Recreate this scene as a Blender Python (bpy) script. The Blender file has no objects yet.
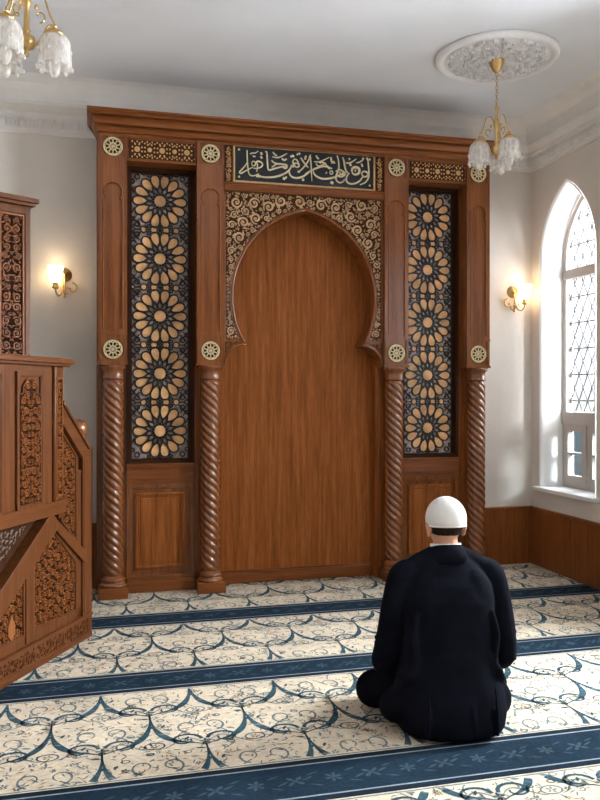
import bpy, bmesh, math, random
from mathutils import Vector, Matrix
PI = math.pi
C = bpy.context.scene.collection
sin, cos = math.sin, math.cos

# ---------------------------------------------------------------- mesh builder
class MB:
    def __init__(s): s.v = []; s.f = []; s.m = []; s.sm = []
    def add(s, vs, fs, mi=0, smooth=False):
        o = len(s.v); s.v += [tuple(p) for p in vs]
        for f in fs:
            s.f.append([i + o for i in f]); s.m.append(mi); s.sm.append(smooth)
    def box(s, x0, x1, y0, y1, z0, z1, mi=0):
        vs = [(x, y, z) for x in (x0, x1) for y in (y0, y1) for z in (z0, z1)]
        s.add(vs, [(0,1,3,2),(4,6,7,5),(0,4,5,1),(2,3,7,6),(0,2,6,4),(1,5,7,3)], mi); return s
    def prism(s, poly, y0, y1, mi=0, ax='y', smooth=False):
        n = len(poly)
        def P(p, t):
            return (p[0], t, p[1]) if ax == 'y' else ((p[0], p[1], t) if ax == 'z' else (t, p[0], p[1]))
        vs = [P(p, y0) for p in poly] + [P(p, y1) for p in poly]
        fs = [list(range(n)), list(range(2*n-1, n-1, -1))] + [(i, i+n, (i+1) % n + n, (i+1) % n) for i in range(n)]
        s.add(vs, fs[:2], mi); s.f += []; o = len(s.v) - 2*n
        for f in fs[2:]:
            s.f.append([i + o for i in f]); s.m.append(mi); s.sm.append(smooth)
        return s
    def lathe(s, prof, n=32, c=(0,0,0), mi=0, smooth=True, rf=None):
        vs = []
        for (r, z) in prof:
            for k in range(n):
                a = 2*PI*k/n; q = r if rf is None else rf(r, z, a)
                vs.append((c[0]+q*cos(a), c[1]+q*sin(a), c[2]+z))
        fs = []
        for i in range(len(prof)-1):
            for k in range(n):
                k2 = (k+1) % n
                fs.append((i*n+k, i*n+k2, (i+1)*n+k2, (i+1)*n+k))
        if prof[0][0] > 1e-5: fs.append(list(range(n-1, -1, -1)))
        if prof[-1][0] > 1e-5: fs.append([(len(prof)-1)*n+k for k in range(n)])
        s.add(vs, fs, mi, smooth); return s
    def tube(s, pts, r, n=8, mi=0, closed=False):
        pts = [Vector(p) for p in pts]; m = len(pts); vs = []; fs = []
        up = None
        for i, p in enumerate(pts):
            if closed: t = pts[(i+1) % m] - pts[i-1]
            else: t = pts[min(i+1, m-1)] - pts[max(i-1, 0)]
            t.normalize()
            if up is None:
                up = Vector((0,0,1)) if abs(t.z) < .9 else Vector((1,0,0))
            a = (up - t*up.dot(t)); 
            if a.length < 1e-4: a = t.orthogonal()
            a.normalize(); up = a; b = t.cross(a)
            rr = r(i/(m-1)) if callable(r) else r
            for k in range(n):
                q = 2*PI*k/n
                vs.append(p + a*rr*cos(q) + b*rr*sin(q))
        for i in range(m if closed else m-1):
            j = (i+1) % m
            for k in range(n):
                k2 = (k+1) % n
                fs.append((i*n+k, i*n+k2, j*n+k2, j*n+k))
        if not closed:
            fs.append(list(range(n-1,-1,-1))); fs.append([(m-1)*n+k for k in range(n)])
        s.add(vs, fs, mi, True); return s
    def ribbon(s, pts, w, y0, h, mi=0, closed=False, flat=False, ax='y'):
        """raised strip following 2-D points on the plane y = y0, standing out by h towards -y (or +z)"""
        m = len(pts); vs = []; fs = []
        for i in range(m):
            a = pts[(i-1) % m] if (closed or i > 0) else pts[0]
            b = pts[(i+1) % m] if (closed or i < m-1) else pts[-1]
            tx, tz = b[0]-a[0], b[1]-a[1]; L = math.hypot(tx, tz) or 1; nx, nz = -tz/L, tx/L
            ww = (w(i/max(1, m-1)) if callable(w) else w)/2
            prof = ((-1, 0), (-.55, 1), (.55, 1), (1, 0)) if not flat else ((-1, 1), (1, 1))
            for (q, e) in prof:
                x, z = pts[i][0]+nx*ww*q, pts[i][1]+nz*ww*q
                vs.append((x, y0-h*e, z) if ax == 'y' else (x, z, y0+h*e))
        k = 2 if flat else 4
        for i in range(m if closed else m-1):
            j = (i+1) % m
            for q in range(k-1):
                fs.append((i*k+q, i*k+q+1, j*k+q+1, j*k+q) if ax == 'y' else (i*k+q, j*k+q, j*k+q+1, i*k+q+1))
        if not closed and not flat:
            fs.append((0,1,2,3)); fs.append(((m-1)*4+3, (m-1)*4+2, (m-1)*4+1, (m-1)*4))
        s.add(vs, fs, mi); return s
    def ball(s, c, r, n=16, mi=0, sc=(1,1,1)):
        k = n//2
        prof = [(max(1e-6, sin(PI*i/k)), -cos(PI*i/k)) for i in range(k+1)]
        vs = []; fs = []
        for (a, z) in prof:
            for q in range(n):
                t = 2*PI*q/n
                vs.append((c[0]+r*sc[0]*a*cos(t), c[1]+r*sc[1]*a*sin(t), c[2]+r*sc[2]*z))
        for i in range(k):
            for q in range(n):
                q2 = (q+1) % n
                fs.append((i*n+q, i*n+q2, (i+1)*n+q2, (i+1)*n+q))
        s.add(vs, fs, mi, True); return s
    def xform(s, M, start=0):
        s.v = [tuple(M @ Vector(p)) if i >= start else p for i, p in enumerate(s.v)]; return s

WORLD_ORG = {}
def part(name, mb, mats, parent=None, bevel=0, local=False):
    me = bpy.data.meshes.new(name)
    org = Vector((0,0,0)) if (local or parent is None) else WORLD_ORG.get(parent.name, Vector((0,0,0)))
    me.from_pydata([tuple(Vector(p)-org) for p in mb.v], [], mb.f)
    for mt in (mats if isinstance(mats, (list, tuple)) else [mats]): me.materials.append(mt)
    me.polygons.foreach_set('material_index', mb.m)
    me.polygons.foreach_set('use_smooth', mb.sm)
    me.validate(); me.update()
    bm = bmesh.new(); bm.from_mesh(me); bmesh.ops.remove_doubles(bm, verts=bm.verts, dist=1e-6)
    bm.to_mesh(me); bm.free()
    o = bpy.data.objects.new(name, me); C.objects.link(o)
    if parent is not None:
        o.parent = parent; WORLD_ORG[o.name] = org
    if bevel:
        b = o.modifiers.new('Bevel', 'BEVEL'); b.width = bevel; b.segments = 2; b.limit_method = 'ANGLE'; b.angle_limit = math.radians(40)
    return o
def thing(name, label, cat, loc=(0,0,0), rotz=0, group=None):
    o = bpy.data.objects.new(name, None); C.objects.link(o)
    o.location = loc; o.rotation_euler = (0,0,rotz); o.empty_display_size = .1
    o['label'] = label; o['category'] = cat
    if group: o['group'] = group
    WORLD_ORG[o.name] = Vector(loc)
    return o
def struct(name, mb, mats, bevel=0):
    o = part(name, mb, mats, None, bevel); o['kind'] = 'structure'; return o
def kids(o): return [c for c in bpy.data.objects if c.parent == o]
def copy_tree(o, parent=None):
    c = o.copy(); C.objects.link(c); c.parent = parent
    WORLD_ORG[c.name] = WORLD_ORG.get(o.name, Vector((0,0,0)))
    for ch in kids(o): copy_tree(ch, c)
    return c

# ---------------------------------------------------------------- materials
def mat(name):
    m = bpy.data.materials.new(name); m.use_nodes = True
    nt = m.node_tree; b = nt.nodes['Principled BSDF']
    return m, nt, b
def node(nt, t, **kw):
    n = nt.nodes.new(t)
    for k, v in kw.items(): setattr(n, k, v)
    return n
def noise(nt, scale, sc=(1,1,1), detail=4, coord='Object', rough=.55):
    tc = node(nt, 'ShaderNodeTexCoord'); mp = node(nt, 'ShaderNodeMapping'); mp.inputs['Scale'].default_value = sc
    nt.links.new(tc.outputs[coord], mp.inputs['Vector'])
    n = node(nt, 'ShaderNodeTexNoise'); n.inputs['Scale'].default_value = scale; n.inputs['Detail'].default_value = detail
    n.inputs['Roughness'].default_value = rough
    nt.links.new(mp.outputs['Vector'], n.inputs['Vector']); return n
def ramp(nt, fac, stops):
    r = node(nt, 'ShaderNodeValToRGB'); e = r.color_ramp.elements
    while len(e) < len(stops): e.new(.5)
    for i, (p, c) in enumerate(stops): e[i].position = p; e[i].color = (*c, 1)
    nt.links.new(fac, r.inputs['Fac']); return r
def bump(nt, b, h, strength, dist=.01):
    bp = node(nt, 'ShaderNodeBump'); bp.inputs['Strength'].default_value = strength; bp.inputs['Distance'].default_value = dist
    nt.links.new(h, bp.inputs['Height']); nt.links.new(bp.outputs['Normal'], b.inputs['Normal'])
def wood(name, c0, c1, c2, grain='z', rough=.38, plank=0, sc=1.0, spec=.28):
    m, nt, b = mat(name)
    s = {'z': (22, 22, 1.1), 'x': (1.1, 22, 22), 'y': (22, 1.1, 22)}[grain]
    n1 = noise(nt, 1.6*sc, s, 5, rough=.6); n2 = noise(nt, 9*sc, s, 3)
    mx = node(nt, 'ShaderNodeMix', data_type='FLOAT'); mx.inputs[0].default_value = .35
    nt.links.new(n1.outputs['Fac'], mx.inputs[2]); nt.links.new(n2.outputs['Fac'], mx.inputs[3])
    r = ramp(nt, mx.outputs[0], [(.3, c0), (.5, c1), (.72, c2)])
    col = r.outputs['Color']
    if plank:
        tc = node(nt, 'ShaderNodeTexCoord'); sx = node(nt, 'ShaderNodeSeparateXYZ'); nt.links.new(tc.outputs['Object'], sx.inputs[0])
        ad = node(nt, 'ShaderNodeMath', operation='ADD'); nt.links.new(sx.outputs[0], ad.inputs[0]); nt.links.new(sx.outputs[1], ad.inputs[1])
        dv = node(nt, 'ShaderNodeMath', operation='DIVIDE'); dv.inputs[1].default_value = plank; nt.links.new(ad.outputs[0], dv.inputs[0])
        fl = node(nt, 'ShaderNodeMath', operation='FLOOR'); nt.links.new(dv.outputs[0], fl.inputs[0])
        wn = node(nt, 'ShaderNodeTexWhiteNoise', noise_dimensions='1D'); nt.links.new(fl.outputs[0], wn.inputs['W'])
        mr = node(nt, 'ShaderNodeMapRange'); mr.inputs[3].default_value = .86; mr.inputs[4].default_value = 1.12; nt.links.new(wn.outputs['Value'], mr.inputs[0])
        fr = node(nt, 'ShaderNodeMath', operation='FRACT'); nt.links.new(dv.outputs[0], fr.inputs[0])
        gp = node(nt, 'ShaderNodeMath', operation='GREATER_THAN'); gp.inputs[1].default_value = .03; nt.links.new(fr.outputs[0], gp.inputs[0])
        m2 = node(nt, 'ShaderNodeMath', operation='MULTIPLY_ADD'); nt.links.new(gp.outputs[0], m2.inputs[0]); m2.inputs[1].default_value = .35; m2.inputs[2].default_value = .65
        m3 = node(nt, 'ShaderNodeMath', operation='MULTIPLY'); nt.links.new(mr.outputs[0], m3.inputs[0]); nt.links.new(m2.outputs[0], m3.inputs[1])
        vm = node(nt, 'ShaderNodeVectorMath', operation='SCALE'); nt.links.new(col, vm.inputs[0]); nt.links.new(m3.outputs[0], vm.inputs['Scale'])
        col = vm.outputs[0]
    nt.links.new(col, b.inputs['Base Color'])
    b.inputs['Roughness'].default_value = rough; b.inputs['Specular IOR Level'].default_value = spec
    bump(nt, b, n2.outputs['Fac'], .12, .004)
    return m
def plain(name, c, rough=.6, metal=0, var=.12, vs=6, bmp=0, bs=80, sheen=0, stretch=(1,1,1)):
    m, nt, b = mat(name)
    n = noise(nt, vs, stretch, 4)
    lo = tuple(max(0, x*(1-var)) for x in c); hi = tuple(min(1, x*(1+var)) for x in c)
    r = ramp(nt, n.outputs['Fac'], [(.3, lo), (.7, hi)])
    nt.links.new(r.outputs['Color'], b.inputs['Base Color'])
    b.inputs['Roughness'].default_value = rough; b.inputs['Metallic'].default_value = metal
    if sheen:
        b.inputs['Sheen Weight'].default_value = sheen
    if bmp:
        n2 = noise(nt, bs, (1,1,1), 3); bump(nt, b, n2.outputs['Fac'], bmp, .01)
    return m

W_MID = wood('mahogany', (.105,.029,.007), (.215,.066,.0155), (.32,.112,.031), 'z', .22, spec=.5)
W_X = wood('mahogany_rail', (.095,.026,.006), (.20,.061,.0145), (.30,.104,.029), 'x', .34)
W_PANEL = wood('mahogany_panel', (.135,.036,.007), (.285,.087,.018), (.43,.153,.040), 'z', .5, spec=.14, sc=1.0)
W_COL = wood('mahogany_turned', (.115,.033,.008), (.20,.063,.016), (.29,.104,.031), 'z', .2, spec=.7)
W_DARK = wood('dark_wood', (.022,.008,.004), (.042,.015,.006), (.065,.024,.009), rough=.6, spec=.08)
W_GROUND = wood('carving_ground', (.036,.013,.005), (.065,.023,.009), (.095,.036,.014), rough=.6, spec=.06)
W_HOLE_SHADE = wood('hollow_wood', (.010,.004,.002), (.020,.007,.003), (.035,.013,.005), rough=.7, spec=.05)  # near-black colour paints the shade inside the holes of the openwork
W_MINB = wood('minbar_wood', (.058,.0175,.005), (.115,.037,.0105), (.17,.061,.0195), spec=.2)
W_MINBX = wood('minbar_rail', (.058,.0175,.005), (.115,.037,.0105), (.17,.061,.0195), 'x', spec=.2)
W_CARVE = wood('carved_wood', (.15,.048,.013), (.235,.080,.023), (.31,.118,.037), spec=.2)
W_WAIN = wood('wainscot_wood', (.15,.044,.011), (.235,.075,.019), (.31,.11,.030), 'z', .4, plank=.11)
GILT = plain('gilded_carving', (.60,.40,.225), .5, 0, .22, 14)
CREAM_GOLD = plain('pale_gilt', (.80,.67,.40), .38, .25, .1, 20)
CREAM_PANEL = plain('pale_inlay', (.58,.36,.16), .5, 0, .18, 30)
LATT = plain('black_lattice', (.016,.010,.009), .42, 0, .3, 10)
AMBER = plain('amber_inlay', (.80,.44,.20), .42, 0, .34, 12)
PEARL = plain('pearl_inlay', (.36,.30,.28), .4, 0, .6, 26)
NAVY_PANEL = plain('navy_panel', (.004,.009,.015), .45, 0, .3, 6)
LETTER = plain('cream_lettering', (.80,.68,.45), .45, 0, .1, 20)
PLASTER = plain('wall_plaster', (.69,.64,.59), .85, 0, .05, 2.2, .12, 30)
PLASTER_W = plain('white_plaster', (.86,.86,.86), .7, 0, .03, 3, .05, 40)
CEIL = plain('ceiling_plaster', (.74,.76,.80), .9, 0, .05, 1.3, .1, 25)
MOULD = plain('plaster_moulding', (.76,.74,.72), .8, 0, .05, 5)
ROSE_W = plain('white_moulding', (.82,.82,.83), .75, 0, .04, 8)
BRASS = plain('brass', (.62,.42,.18), .28, 1.0, .12, 12)
FRAME = plain('window_paint', (.47,.42,.38), .5, 0, .06, 5)
LEAD = plain('lead_came', (.20,.195,.20), .5, .2, .1, 9)
SUIT = plain('navy_suit', (.0056,.0064,.0110), .85, 0, .35, 9, .10, 260)
TROUS = plain('navy_trousers', (.0038,.0044,.0078), .85, 0, .35, 9, .10, 260)
for _m in (SUIT, TROUS): _m.node_tree.nodes['Principled BSDF'].inputs['Specular IOR Level'].default_value = .03
SKIN = plain('skin', (.56,.30,.20), .5, 0, .1, 18)
HAIR = plain('dark_hair', (.028,.017,.012), .95, 0, .5, 160, .3, 300); HAIR.node_tree.nodes['Principled BSDF'].inputs['Specular IOR Level'].default_value = .05
SHIRT = plain('white_shirt', (.82,.82,.80), .7, 0, .04, 20)
CAPM = plain('white_cap', (.74,.73,.715), .85, 0, .04, 40, .10, 160)
SOCK = plain('black_socks', (.01,.01,.012), .9)
EYE = plain('eye_white', (.8,.78,.75), .3)
# glass of the crystal shades
def glassy(name, tint, tr=.5, rough=.15):
    m, nt, b = mat(name); nt.nodes.remove(b); out = nt.nodes['Material Output']
    t = node(nt, 'ShaderNodeBsdfTransparent'); t.inputs[0].default_value = (*tint, 1)
    g = node(nt, 'ShaderNodeBsdfPrincipled'); g.inputs['Base Color'].default_value = (*tint, 1); g.inputs['Roughness'].default_value = rough
    n = noise(nt, 55, (1,1,.5), 3); bump(nt, g, n.outputs['Fac'], .5, .01)
    r = ramp(nt, n.outputs['Fac'], [(.38, (tr,)*3), (.62, (min(1, tr+.35),)*3)])
    mx = node(nt, 'ShaderNodeMixShader'); nt.links.new(r.outputs['Color'], mx.inputs[0])
    nt.links.new(g.outputs[0], mx.inputs[1]); nt.links.new(t.outputs[0], mx.inputs[2]); nt.links.new(mx.outputs[0], out.inputs[0]); return m
def crystal():
    m, nt, b = mat('crystal_glass'); nt.nodes.remove(b); out = nt.nodes['Material Output']
    t = node(nt, 'ShaderNodeBsdfTransparent'); t.inputs[0].default_value = (.97,.97,.97,1)
    g = node(nt, 'ShaderNodeBsdfPrincipled'); g.inputs['Base Color'].default_value = (.92,.90,.88,1); g.inputs['Roughness'].default_value = .12
    tl = node(nt, 'ShaderNodeBsdfTranslucent'); tl.inputs[0].default_value = (.95,.92,.88,1)
    n = noise(nt, 60, (1,1,.45), 3); bump(nt, g, n.outputs['Fac'], .5, .01)
    r = ramp(nt, n.outputs['Fac'], [(.38, (.18,)*3), (.62, (.45,)*3)])
    m0 = node(nt, 'ShaderNodeMixShader'); m0.inputs[0].default_value = .55; nt.links.new(g.outputs[0], m0.inputs[1]); nt.links.new(tl.outputs[0], m0.inputs[2])
    mx = node(nt, 'ShaderNodeMixShader'); nt.links.new(r.outputs['Color'], mx.inputs[0])
    nt.links.new(m0.outputs[0], mx.inputs[1]); nt.links.new(t.outputs[0], mx.inputs[2]); nt.links.new(mx.outputs[0], out.inputs[0]); return m
CRYSTAL = crystal()
def pane_glass():
    m, nt, b = mat('window_glass'); nt.nodes.remove(b); out = nt.nodes['Material Output']
    t = node(nt, 'ShaderNodeBsdfTransparent'); t.inputs[0].default_value = (.36,.385,.39,1)
    g = node(nt, 'ShaderNodeBsdfGlossy'); g.inputs['Roughness'].default_value = .05
    n = noise(nt, 3); r = ramp(nt, n.outputs['Fac'], [(.3, (.04,)*3), (.7, (.08,)*3)])
    mx = node(nt, 'ShaderNodeMixShader'); nt.links.new(r.outputs['Color'], mx.inputs[0])
    nt.links.new(t.outputs[0], mx.inputs[1]); nt.links.new(g.outputs[0], mx.inputs[2]); nt.links.new(mx.outputs[0], out.inputs[0]); return m
PANE = pane_glass()
def frosted():
    m, nt, b = mat('frosted_glass'); nt.nodes.remove(b); out = nt.nodes['Material Output']
    t = node(nt, 'ShaderNodeBsdfTransparent'); t.inputs[0].default_value = (.30,.303,.306,1)
    g = node(nt, 'ShaderNodeBsdfTranslucent'); g.inputs[0].default_value = (.95,.96,.97,1)
    n = noise(nt, 9); r = ramp(nt, n.outputs['Fac'], [(.3, (.025,)*3), (.7, (.04,)*3)])
    mx = node(nt, 'ShaderNodeMixShader'); nt.links.new(r.outputs['Color'], mx.inputs[0])
    nt.links.new(t.outputs[0], mx.inputs[1]); nt.links.new(g.outputs[0], mx.inputs[2]); nt.links.new(mx.outputs[0], out.inputs[0]); return m
FROST = frosted()
def lamp_glass():
    m, nt, b = mat('lit_shade'); nt.nodes.remove(b); out = nt.nodes['Material Output']
    t = node(nt, 'ShaderNodeBsdfTranslucent'); t.inputs[0].default_value = (.92,.88,.80,1)
    e = node(nt, 'ShaderNodeEmission'); e.inputs[1].default_value = .32
    n = noise(nt, 30, (1,1,.2)); r = ramp(nt, n.outputs['Fac'], [(.3, (1,.84,.60)), (.7, (1,.92,.76))]); nt.links.new(r.outputs['Color'], e.inputs[0])
    ad = node(nt, 'ShaderNodeAddShader'); nt.links.new(t.outputs[0], ad.inputs[0]); nt.links.new(e.outputs[0], ad.inputs[1]); nt.links.new(ad.outputs[0], out.inputs[0])
    return m
LIT = lamp_glass()
# carpet
def pile(name, c, var=.14, fade=None):
    m, nt, b = mat(name)
    n1 = noise(nt, 5, (1,1,1), 5); n2 = noise(nt, 170, (1,2.2,1), 2); n3 = noise(nt, 38, (1,1.6,1), 3)
    mx = node(nt, 'ShaderNodeMix', data_type='FLOAT'); mx.inputs[0].default_value = .5
    nt.links.new(n1.outputs['Fac'], mx.inputs[2]); nt.links.new(n3.outputs['Fac'], mx.inputs[3])
    m2 = node(nt, 'ShaderNodeMix', data_type='FLOAT'); m2.inputs[0].default_value = .35
    nt.links.new(mx.outputs[0], m2.inputs[2]); nt.links.new(n2.outputs['Fac'], m2.inputs[3])
    lo = tuple(x*(1-var) for x in c); hi = tuple(min(1, x*(1+var)) for x in c)
    r = ramp(nt, m2.outputs[0], [(.36, lo), (.5, c), (.62, fade or hi)])
    nt.links.new(r.outputs['Color'], b.inputs['Base Color']); b.inputs['Roughness'].default_value = 4.0
    b.inputs['Specular IOR Level'].default_value = .15
    bump(nt, b, n2.outputs['Fac'], .6, .006); return m
K_CREAM = pile('carpet_cream', (.72,.62,.475), .24)
K_NAVY = pile('carpet_navy', (.0085,.024,.043), .45)
K_EDGE = pile('carpet_navy_edge', (.007,.017,.031), .45)
K_LINE = pile('carpet_pale_line', (.26,.31,.35), .2)
K_VINE = pile('carpet_teal', (.035,.085,.115), .4, (.12,.19,.22))
K_MOTIF = pile('carpet_slate', (.16,.22,.24), .3, (.34,.36,.34))
K_TAN = pile('carpet_tan', (.33,.23,.13), .3, (.42,.33,.22))
K_STAR = pile('carpet_blue_motif', (.038,.068,.092), .4)

# ---------------------------------------------------------------- 2-D pattern helpers
def in_poly(p, poly):
    x, z = p; r = False; j = len(poly)-1
    for i in range(len(poly)):
        xi, zi = poly[i]; xj, zj = poly[j]
        if (zi > z) != (zj > z) and x < (xj-xi)*(z-zi)/(zj-zi)+xi: r = not r
        j = i
    return r
def edge_dist(p, poly):
    d = 9
    for i in range(len(poly)):
        a = poly[i-1]; b = poly[i]; dx, dz = b[0]-a[0], b[1]-a[1]; L = dx*dx+dz*dz or 1e-9
        t = max(0, min(1, ((p[0]-a[0])*dx+(p[1]-a[1])*dz)/L))
        d = min(d, math.hypot(p[0]-a[0]-t*dx, p[1]-a[1]-t*dz))
    return d
def pack(poly, rmax, rmin, seed, tries=2600, mirror=None, steps=7):
    rnd = random.Random(seed); xs = [p[0] for p in poly]; zs = [p[1] for p in poly]; out = []
    for k in range(steps):
        r = rmax*(rmin/rmax)**(k/(steps-1))
        for _ in range(int(tries*(1+k)/steps)):
            p = (rnd.uniform(min(xs), max(xs)), rnd.uniform(min(zs), max(zs)))
            if mirror is not None and p[0] > mirror: continue
            if not in_poly(p, poly): continue
            if edge_dist(p, poly) < r*.92: continue
            if mirror is not None and mirror-p[0] < r*.9: continue
            if all(math.hypot(p[0]-c[0], p[1]-c[1]) > (r+c[2])*.97 for c in out): out.append((p[0], p[1], r))
    return out
def leaf(mb, x, z, L, w, a, y0, h, mi, fx):
    n = 6; pts = []
    for i in range(n):
        t = i/(n-1); u = (t-.5)*L; cv = .22*L*sin(PI*t)
        pts.append(fx(x+u*cos(a)-cv*sin(a), z+u*sin(a)+cv*cos(a)))
    mb.ribbon(pts, lambda t: max(.0006, w*sin(PI*min(1, .06+.94*t))**.8), y0, h, mi)
def scrolls(mb, poly, rmax, rmin, seed, y0, h=.006, mi=1, mirror=None, fat=.3, tries=2600):
    """arabesque: packed volutes joined by leaves"""
    rnd = random.Random(seed+5); cs = pack(poly, rmax, rmin, seed, tries, mirror)
    fs = [lambda x, z: (x, z)]
    if mirror is not None: fs.append(lambda x, z: (2*mirror-x, z))
    for (x, z, r) in cs:
        a0 = rnd.uniform(0, 2*PI); sg = rnd.choice((-1, 1)); big = r > rmin*1.55
        kind = rnd.random(); lf = [(rnd.uniform(0, 2*PI), rnd.uniform(.5, 1)) for _ in range(3)]
        for fx in fs:
            if big:
                N = 20; pts = []
                for i in range(N):
                    t = i/(N-1); rr = r*(.86-.62*t**.9); aa = a0+sg*t*PI*2.75
                    pts.append(fx(x+rr*cos(aa), z+rr*sin(aa)))
                mb.ribbon(pts, lambda t: r*fat*(.55+.6*sin(PI*min(1, t*.9+.1))), y0, h, mi)
                mb.ribbon([fx(x-.13*r, z), fx(x+.13*r, z)], r*.34, y0, h, mi)
                for q, e in lf:
                    leaf(mb, x+r*.98*cos(q), z+r*.98*sin(q), r*.75*e, r*.3, q+1.2, y0, h*.9, mi, fx)
            else:
                leaf(mb, x, z, r*2.3, r*1.0, a0, y0, h, mi, fx)
                if kind < .5: leaf(mb, x+r*.3*cos(a0+1.5), z+r*.3*sin(a0+1.5), r*1.5, r*.55, a0+sg, y0, h*.9, mi, fx)
def inset(poly, d):
    """offset a convex polygon inwards"""
    n = len(poly); A = sum(poly[i-1][0]*poly[i][1]-poly[i][0]*poly[i-1][1] for i in range(n)); sg = 1 if A > 0 else -1; out = []
    for i in range(n):
        p0, p1, p2 = poly[i-1], poly[i], poly[(i+1) % n]
        def nm(a, b):
            dx, dz = b[0]-a[0], b[1]-a[1]; L = math.hypot(dx, dz); return (-dz/L*sg, dx/L*sg)
        n1, n2 = nm(p0, p1), nm(p1, p2); k = 1+n1[0]*n2[0]+n1[1]*n2[1]
        out.append((p1[0]+d*(n1[0]+n2[0])/k, p1[1]+d*(n1[1]+n2[1])/k))
    return out
def frame_ring(mb, poly, w, y0, y1, mi=0):
    q = inset(poly, w); n = len(poly)
    vs = [(p[0], y0, p[1]) for p in poly]+[(p[0], y0, p[1]) for p in q]+[(p[0], y1, p[1]) for p in poly]+[(p[0], y1, p[1]) for p in q]
    fs = []
    for i in range(n):
        j = (i+1) % n
        fs += [(i, j, n+j, n+i), (2*n+i, 3*n+i, 3*n+j, 2*n+j), (i, 2*n+i, 2*n+j, j), (n+i, n+j, 3*n+j, 3*n+i)]
    mb.add(vs, fs, mi)
def rect(x0, x1, z0, z1): return [(x0, z0), (x1, z0), (x1, z1), (x0, z1)]
def arc(cx, cz, r, a0, a1, n): return [(cx+r*cos(a0+(a1-a0)*i/n), cz+r*sin(a0+(a1-a0)*i/n)) for i in range(n+1)]

def smooth2(P, k=5):
    out = []; n = len(P)
    if n < 3: return [(P[0][0]+(P[-1][0]-P[0][0])*i/4, P[0][1]+(P[-1][1]-P[0][1])*i/4) for i in range(5)]
    for i in range(n-1):
        p0, p1, p2, p3 = P[max(i-1, 0)], P[i], P[i+1], P[min(i+2, n-1)]
        for j in range(k):
            u = j/k; out.append(tuple(.5*(2*p1[c]+(-p0[c]+p2[c])*u+(2*p0[c]-5*p1[c]+4*p2[c]-p3[c])*u*u+(-p0[c]+3*p1[c]-3*p2[c]+p3[c])*u**3) for c in (0, 1)))
    return out+[P[-1]]

# ================================================================ ROOM
XR, XL, YB, YF, ZC = 3.64, -2.1, 6.15, -2.6, 3.70
struct('floor', MB().box(XL-.3, XR+.3, YF, YB+.3, -.25, -.012), plain('floor_screed', (.3,.28,.25), .9))
struct('ceiling', MB().box(XL-.3, XR+.3, YF, YB+.3, ZC, ZC+.25), CEIL)
struct('wall_back', MB().box(XL-.3, XR+.3, YB, YB+.3, -.012, ZC), PLASTER)
struct('wall_left', MB().box(XL-.3, XL, YF, YB, -.012, ZC), PLASTER)
struct('wall_front', MB().box(XL-.3, XR+.3, YF-.3, YF, -.012, ZC), PLASTER)
# right wall with pointed windows; the first is in view, the others added for light
WIN = [5.63, 3.40, .95]
WH, WS, WB, WA = .39, 2.53, .66, 3.15       # half width, springing, sill, apex
def pointed(cy, hw, zs, rise, n=14):
    c = (rise*rise-hw*hw)/(2*hw); R = hw+c; a = math.atan2(rise, c)
    L = [(cy-hw+R-R*cos(a*i/n), zs+R*sin(a*i/n)) for i in range(n+1)]      # rising from the low-y side
    return L+[(2*cy-p[0], p[1]) for p in L[-2::-1]]
mb = MB(); edges = [YB]
for cy in WIN: edges += [cy+WH, cy-WH]
edges.append(YF)
for i in range(0, len(edges), 2): mb.box(XR, XR+.3, edges[i+1], edges[i], -.012, ZC)
for cy in WIN:
    mb.box(XR, XR+.3, cy-WH, cy+WH, -.012, WB)
    a = pointed(cy, WH, WS, WA-WS)
    mb.prism([(cy-WH, ZC)]+a+[(cy+WH, ZC)], XR, XR+.3, 0, 'x')
struct('wall_right', mb, PLASTER)
# wainscot
mb = MB().box(XL+.03, XR-.03, YB-.03, YB, 0, .46); mb.box(XL+.03, XR-.03, YB-.04, YB, .46, .485); struct('baseboard_back', mb, W_WAIN, .003)
mb = MB().box(XR-.03, XR, YF, YB, 0, .46); mb.box(XR-.04, XR, YF, YB, .46, .485); struct('baseboard_right', mb, W_WAIN, .003)
mb = MB().box(XL, XL+.03, YF, YB, 0, .46); mb.box(XL, XL+.04, YF, YB, .46, .485); struct('baseboard_left', mb, W_WAIN, .003)
# plaster cornices with a row of leaves
PROF = [(0,3.340),(.014,3.340),(.014,3.357),(.024,3.363),(.03,3.380),(.034,3.452),(.05,3.468),(.05,3.486),(.085,3.512),(.105,3.528),(.105,3.546),(.094,3.552),(.10,3.585),(.118,3.625),(.15,3.662),(.19,3.686),(.24,ZC),(0,ZC)]
def cornice(a, b, place):
    m = MB(); n = len(PROF)
    vs = [place(d, t, z) for t in (a, b) for (d, z) in PROF]
    m.add(vs, [list(range(n)), list(range(2*n-1, n-1, -1))]+[(i, (i+1) % n, (i+1) % n+n, i+n) for i in range(n)])
    k = int((b-a)/.125)
    for i in range(k):
        t = a+(i+.5)*(b-a)/k
        for (du, wd, z0, z1, hh) in ((0, .046, 3.377, 3.454, .022), (-.036, .024, 3.385, 3.435, .015), (.036, .024, 3.385, 3.435, .015), (.0625, .016, 3.375, 3.45, .018)):
            N = 6; vs = []
            for q in range(N+1):
                s = q/N; zz = z0+(z1-z0)*s; w = wd*(.35+.65*sin(PI*min(1, .15+.8*s)))/2; d0 = .030+.004*s
                for (e, dd) in ((-1, 0), (-.4, 1), (0, .7), (.4, 1), (1, 0)):
                    vs.append(place(d0+hh*dd*sin(PI*(.12+.85*s)), t+du+w*e, zz))
            m.add(vs, [(q*5+j, q*5+j+1, q*5+j+6, q*5+j+5) for q in range(N) for j in range(4)], 0, True)
    return m
struct('trim_1', cornice(XL, XR, lambda d, t, z: (t, YB-d, z)), MOULD)
struct('trim_2', cornice(YF, YB, lambda d, t, z: (XR-d, t, z)), MOULD)
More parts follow.
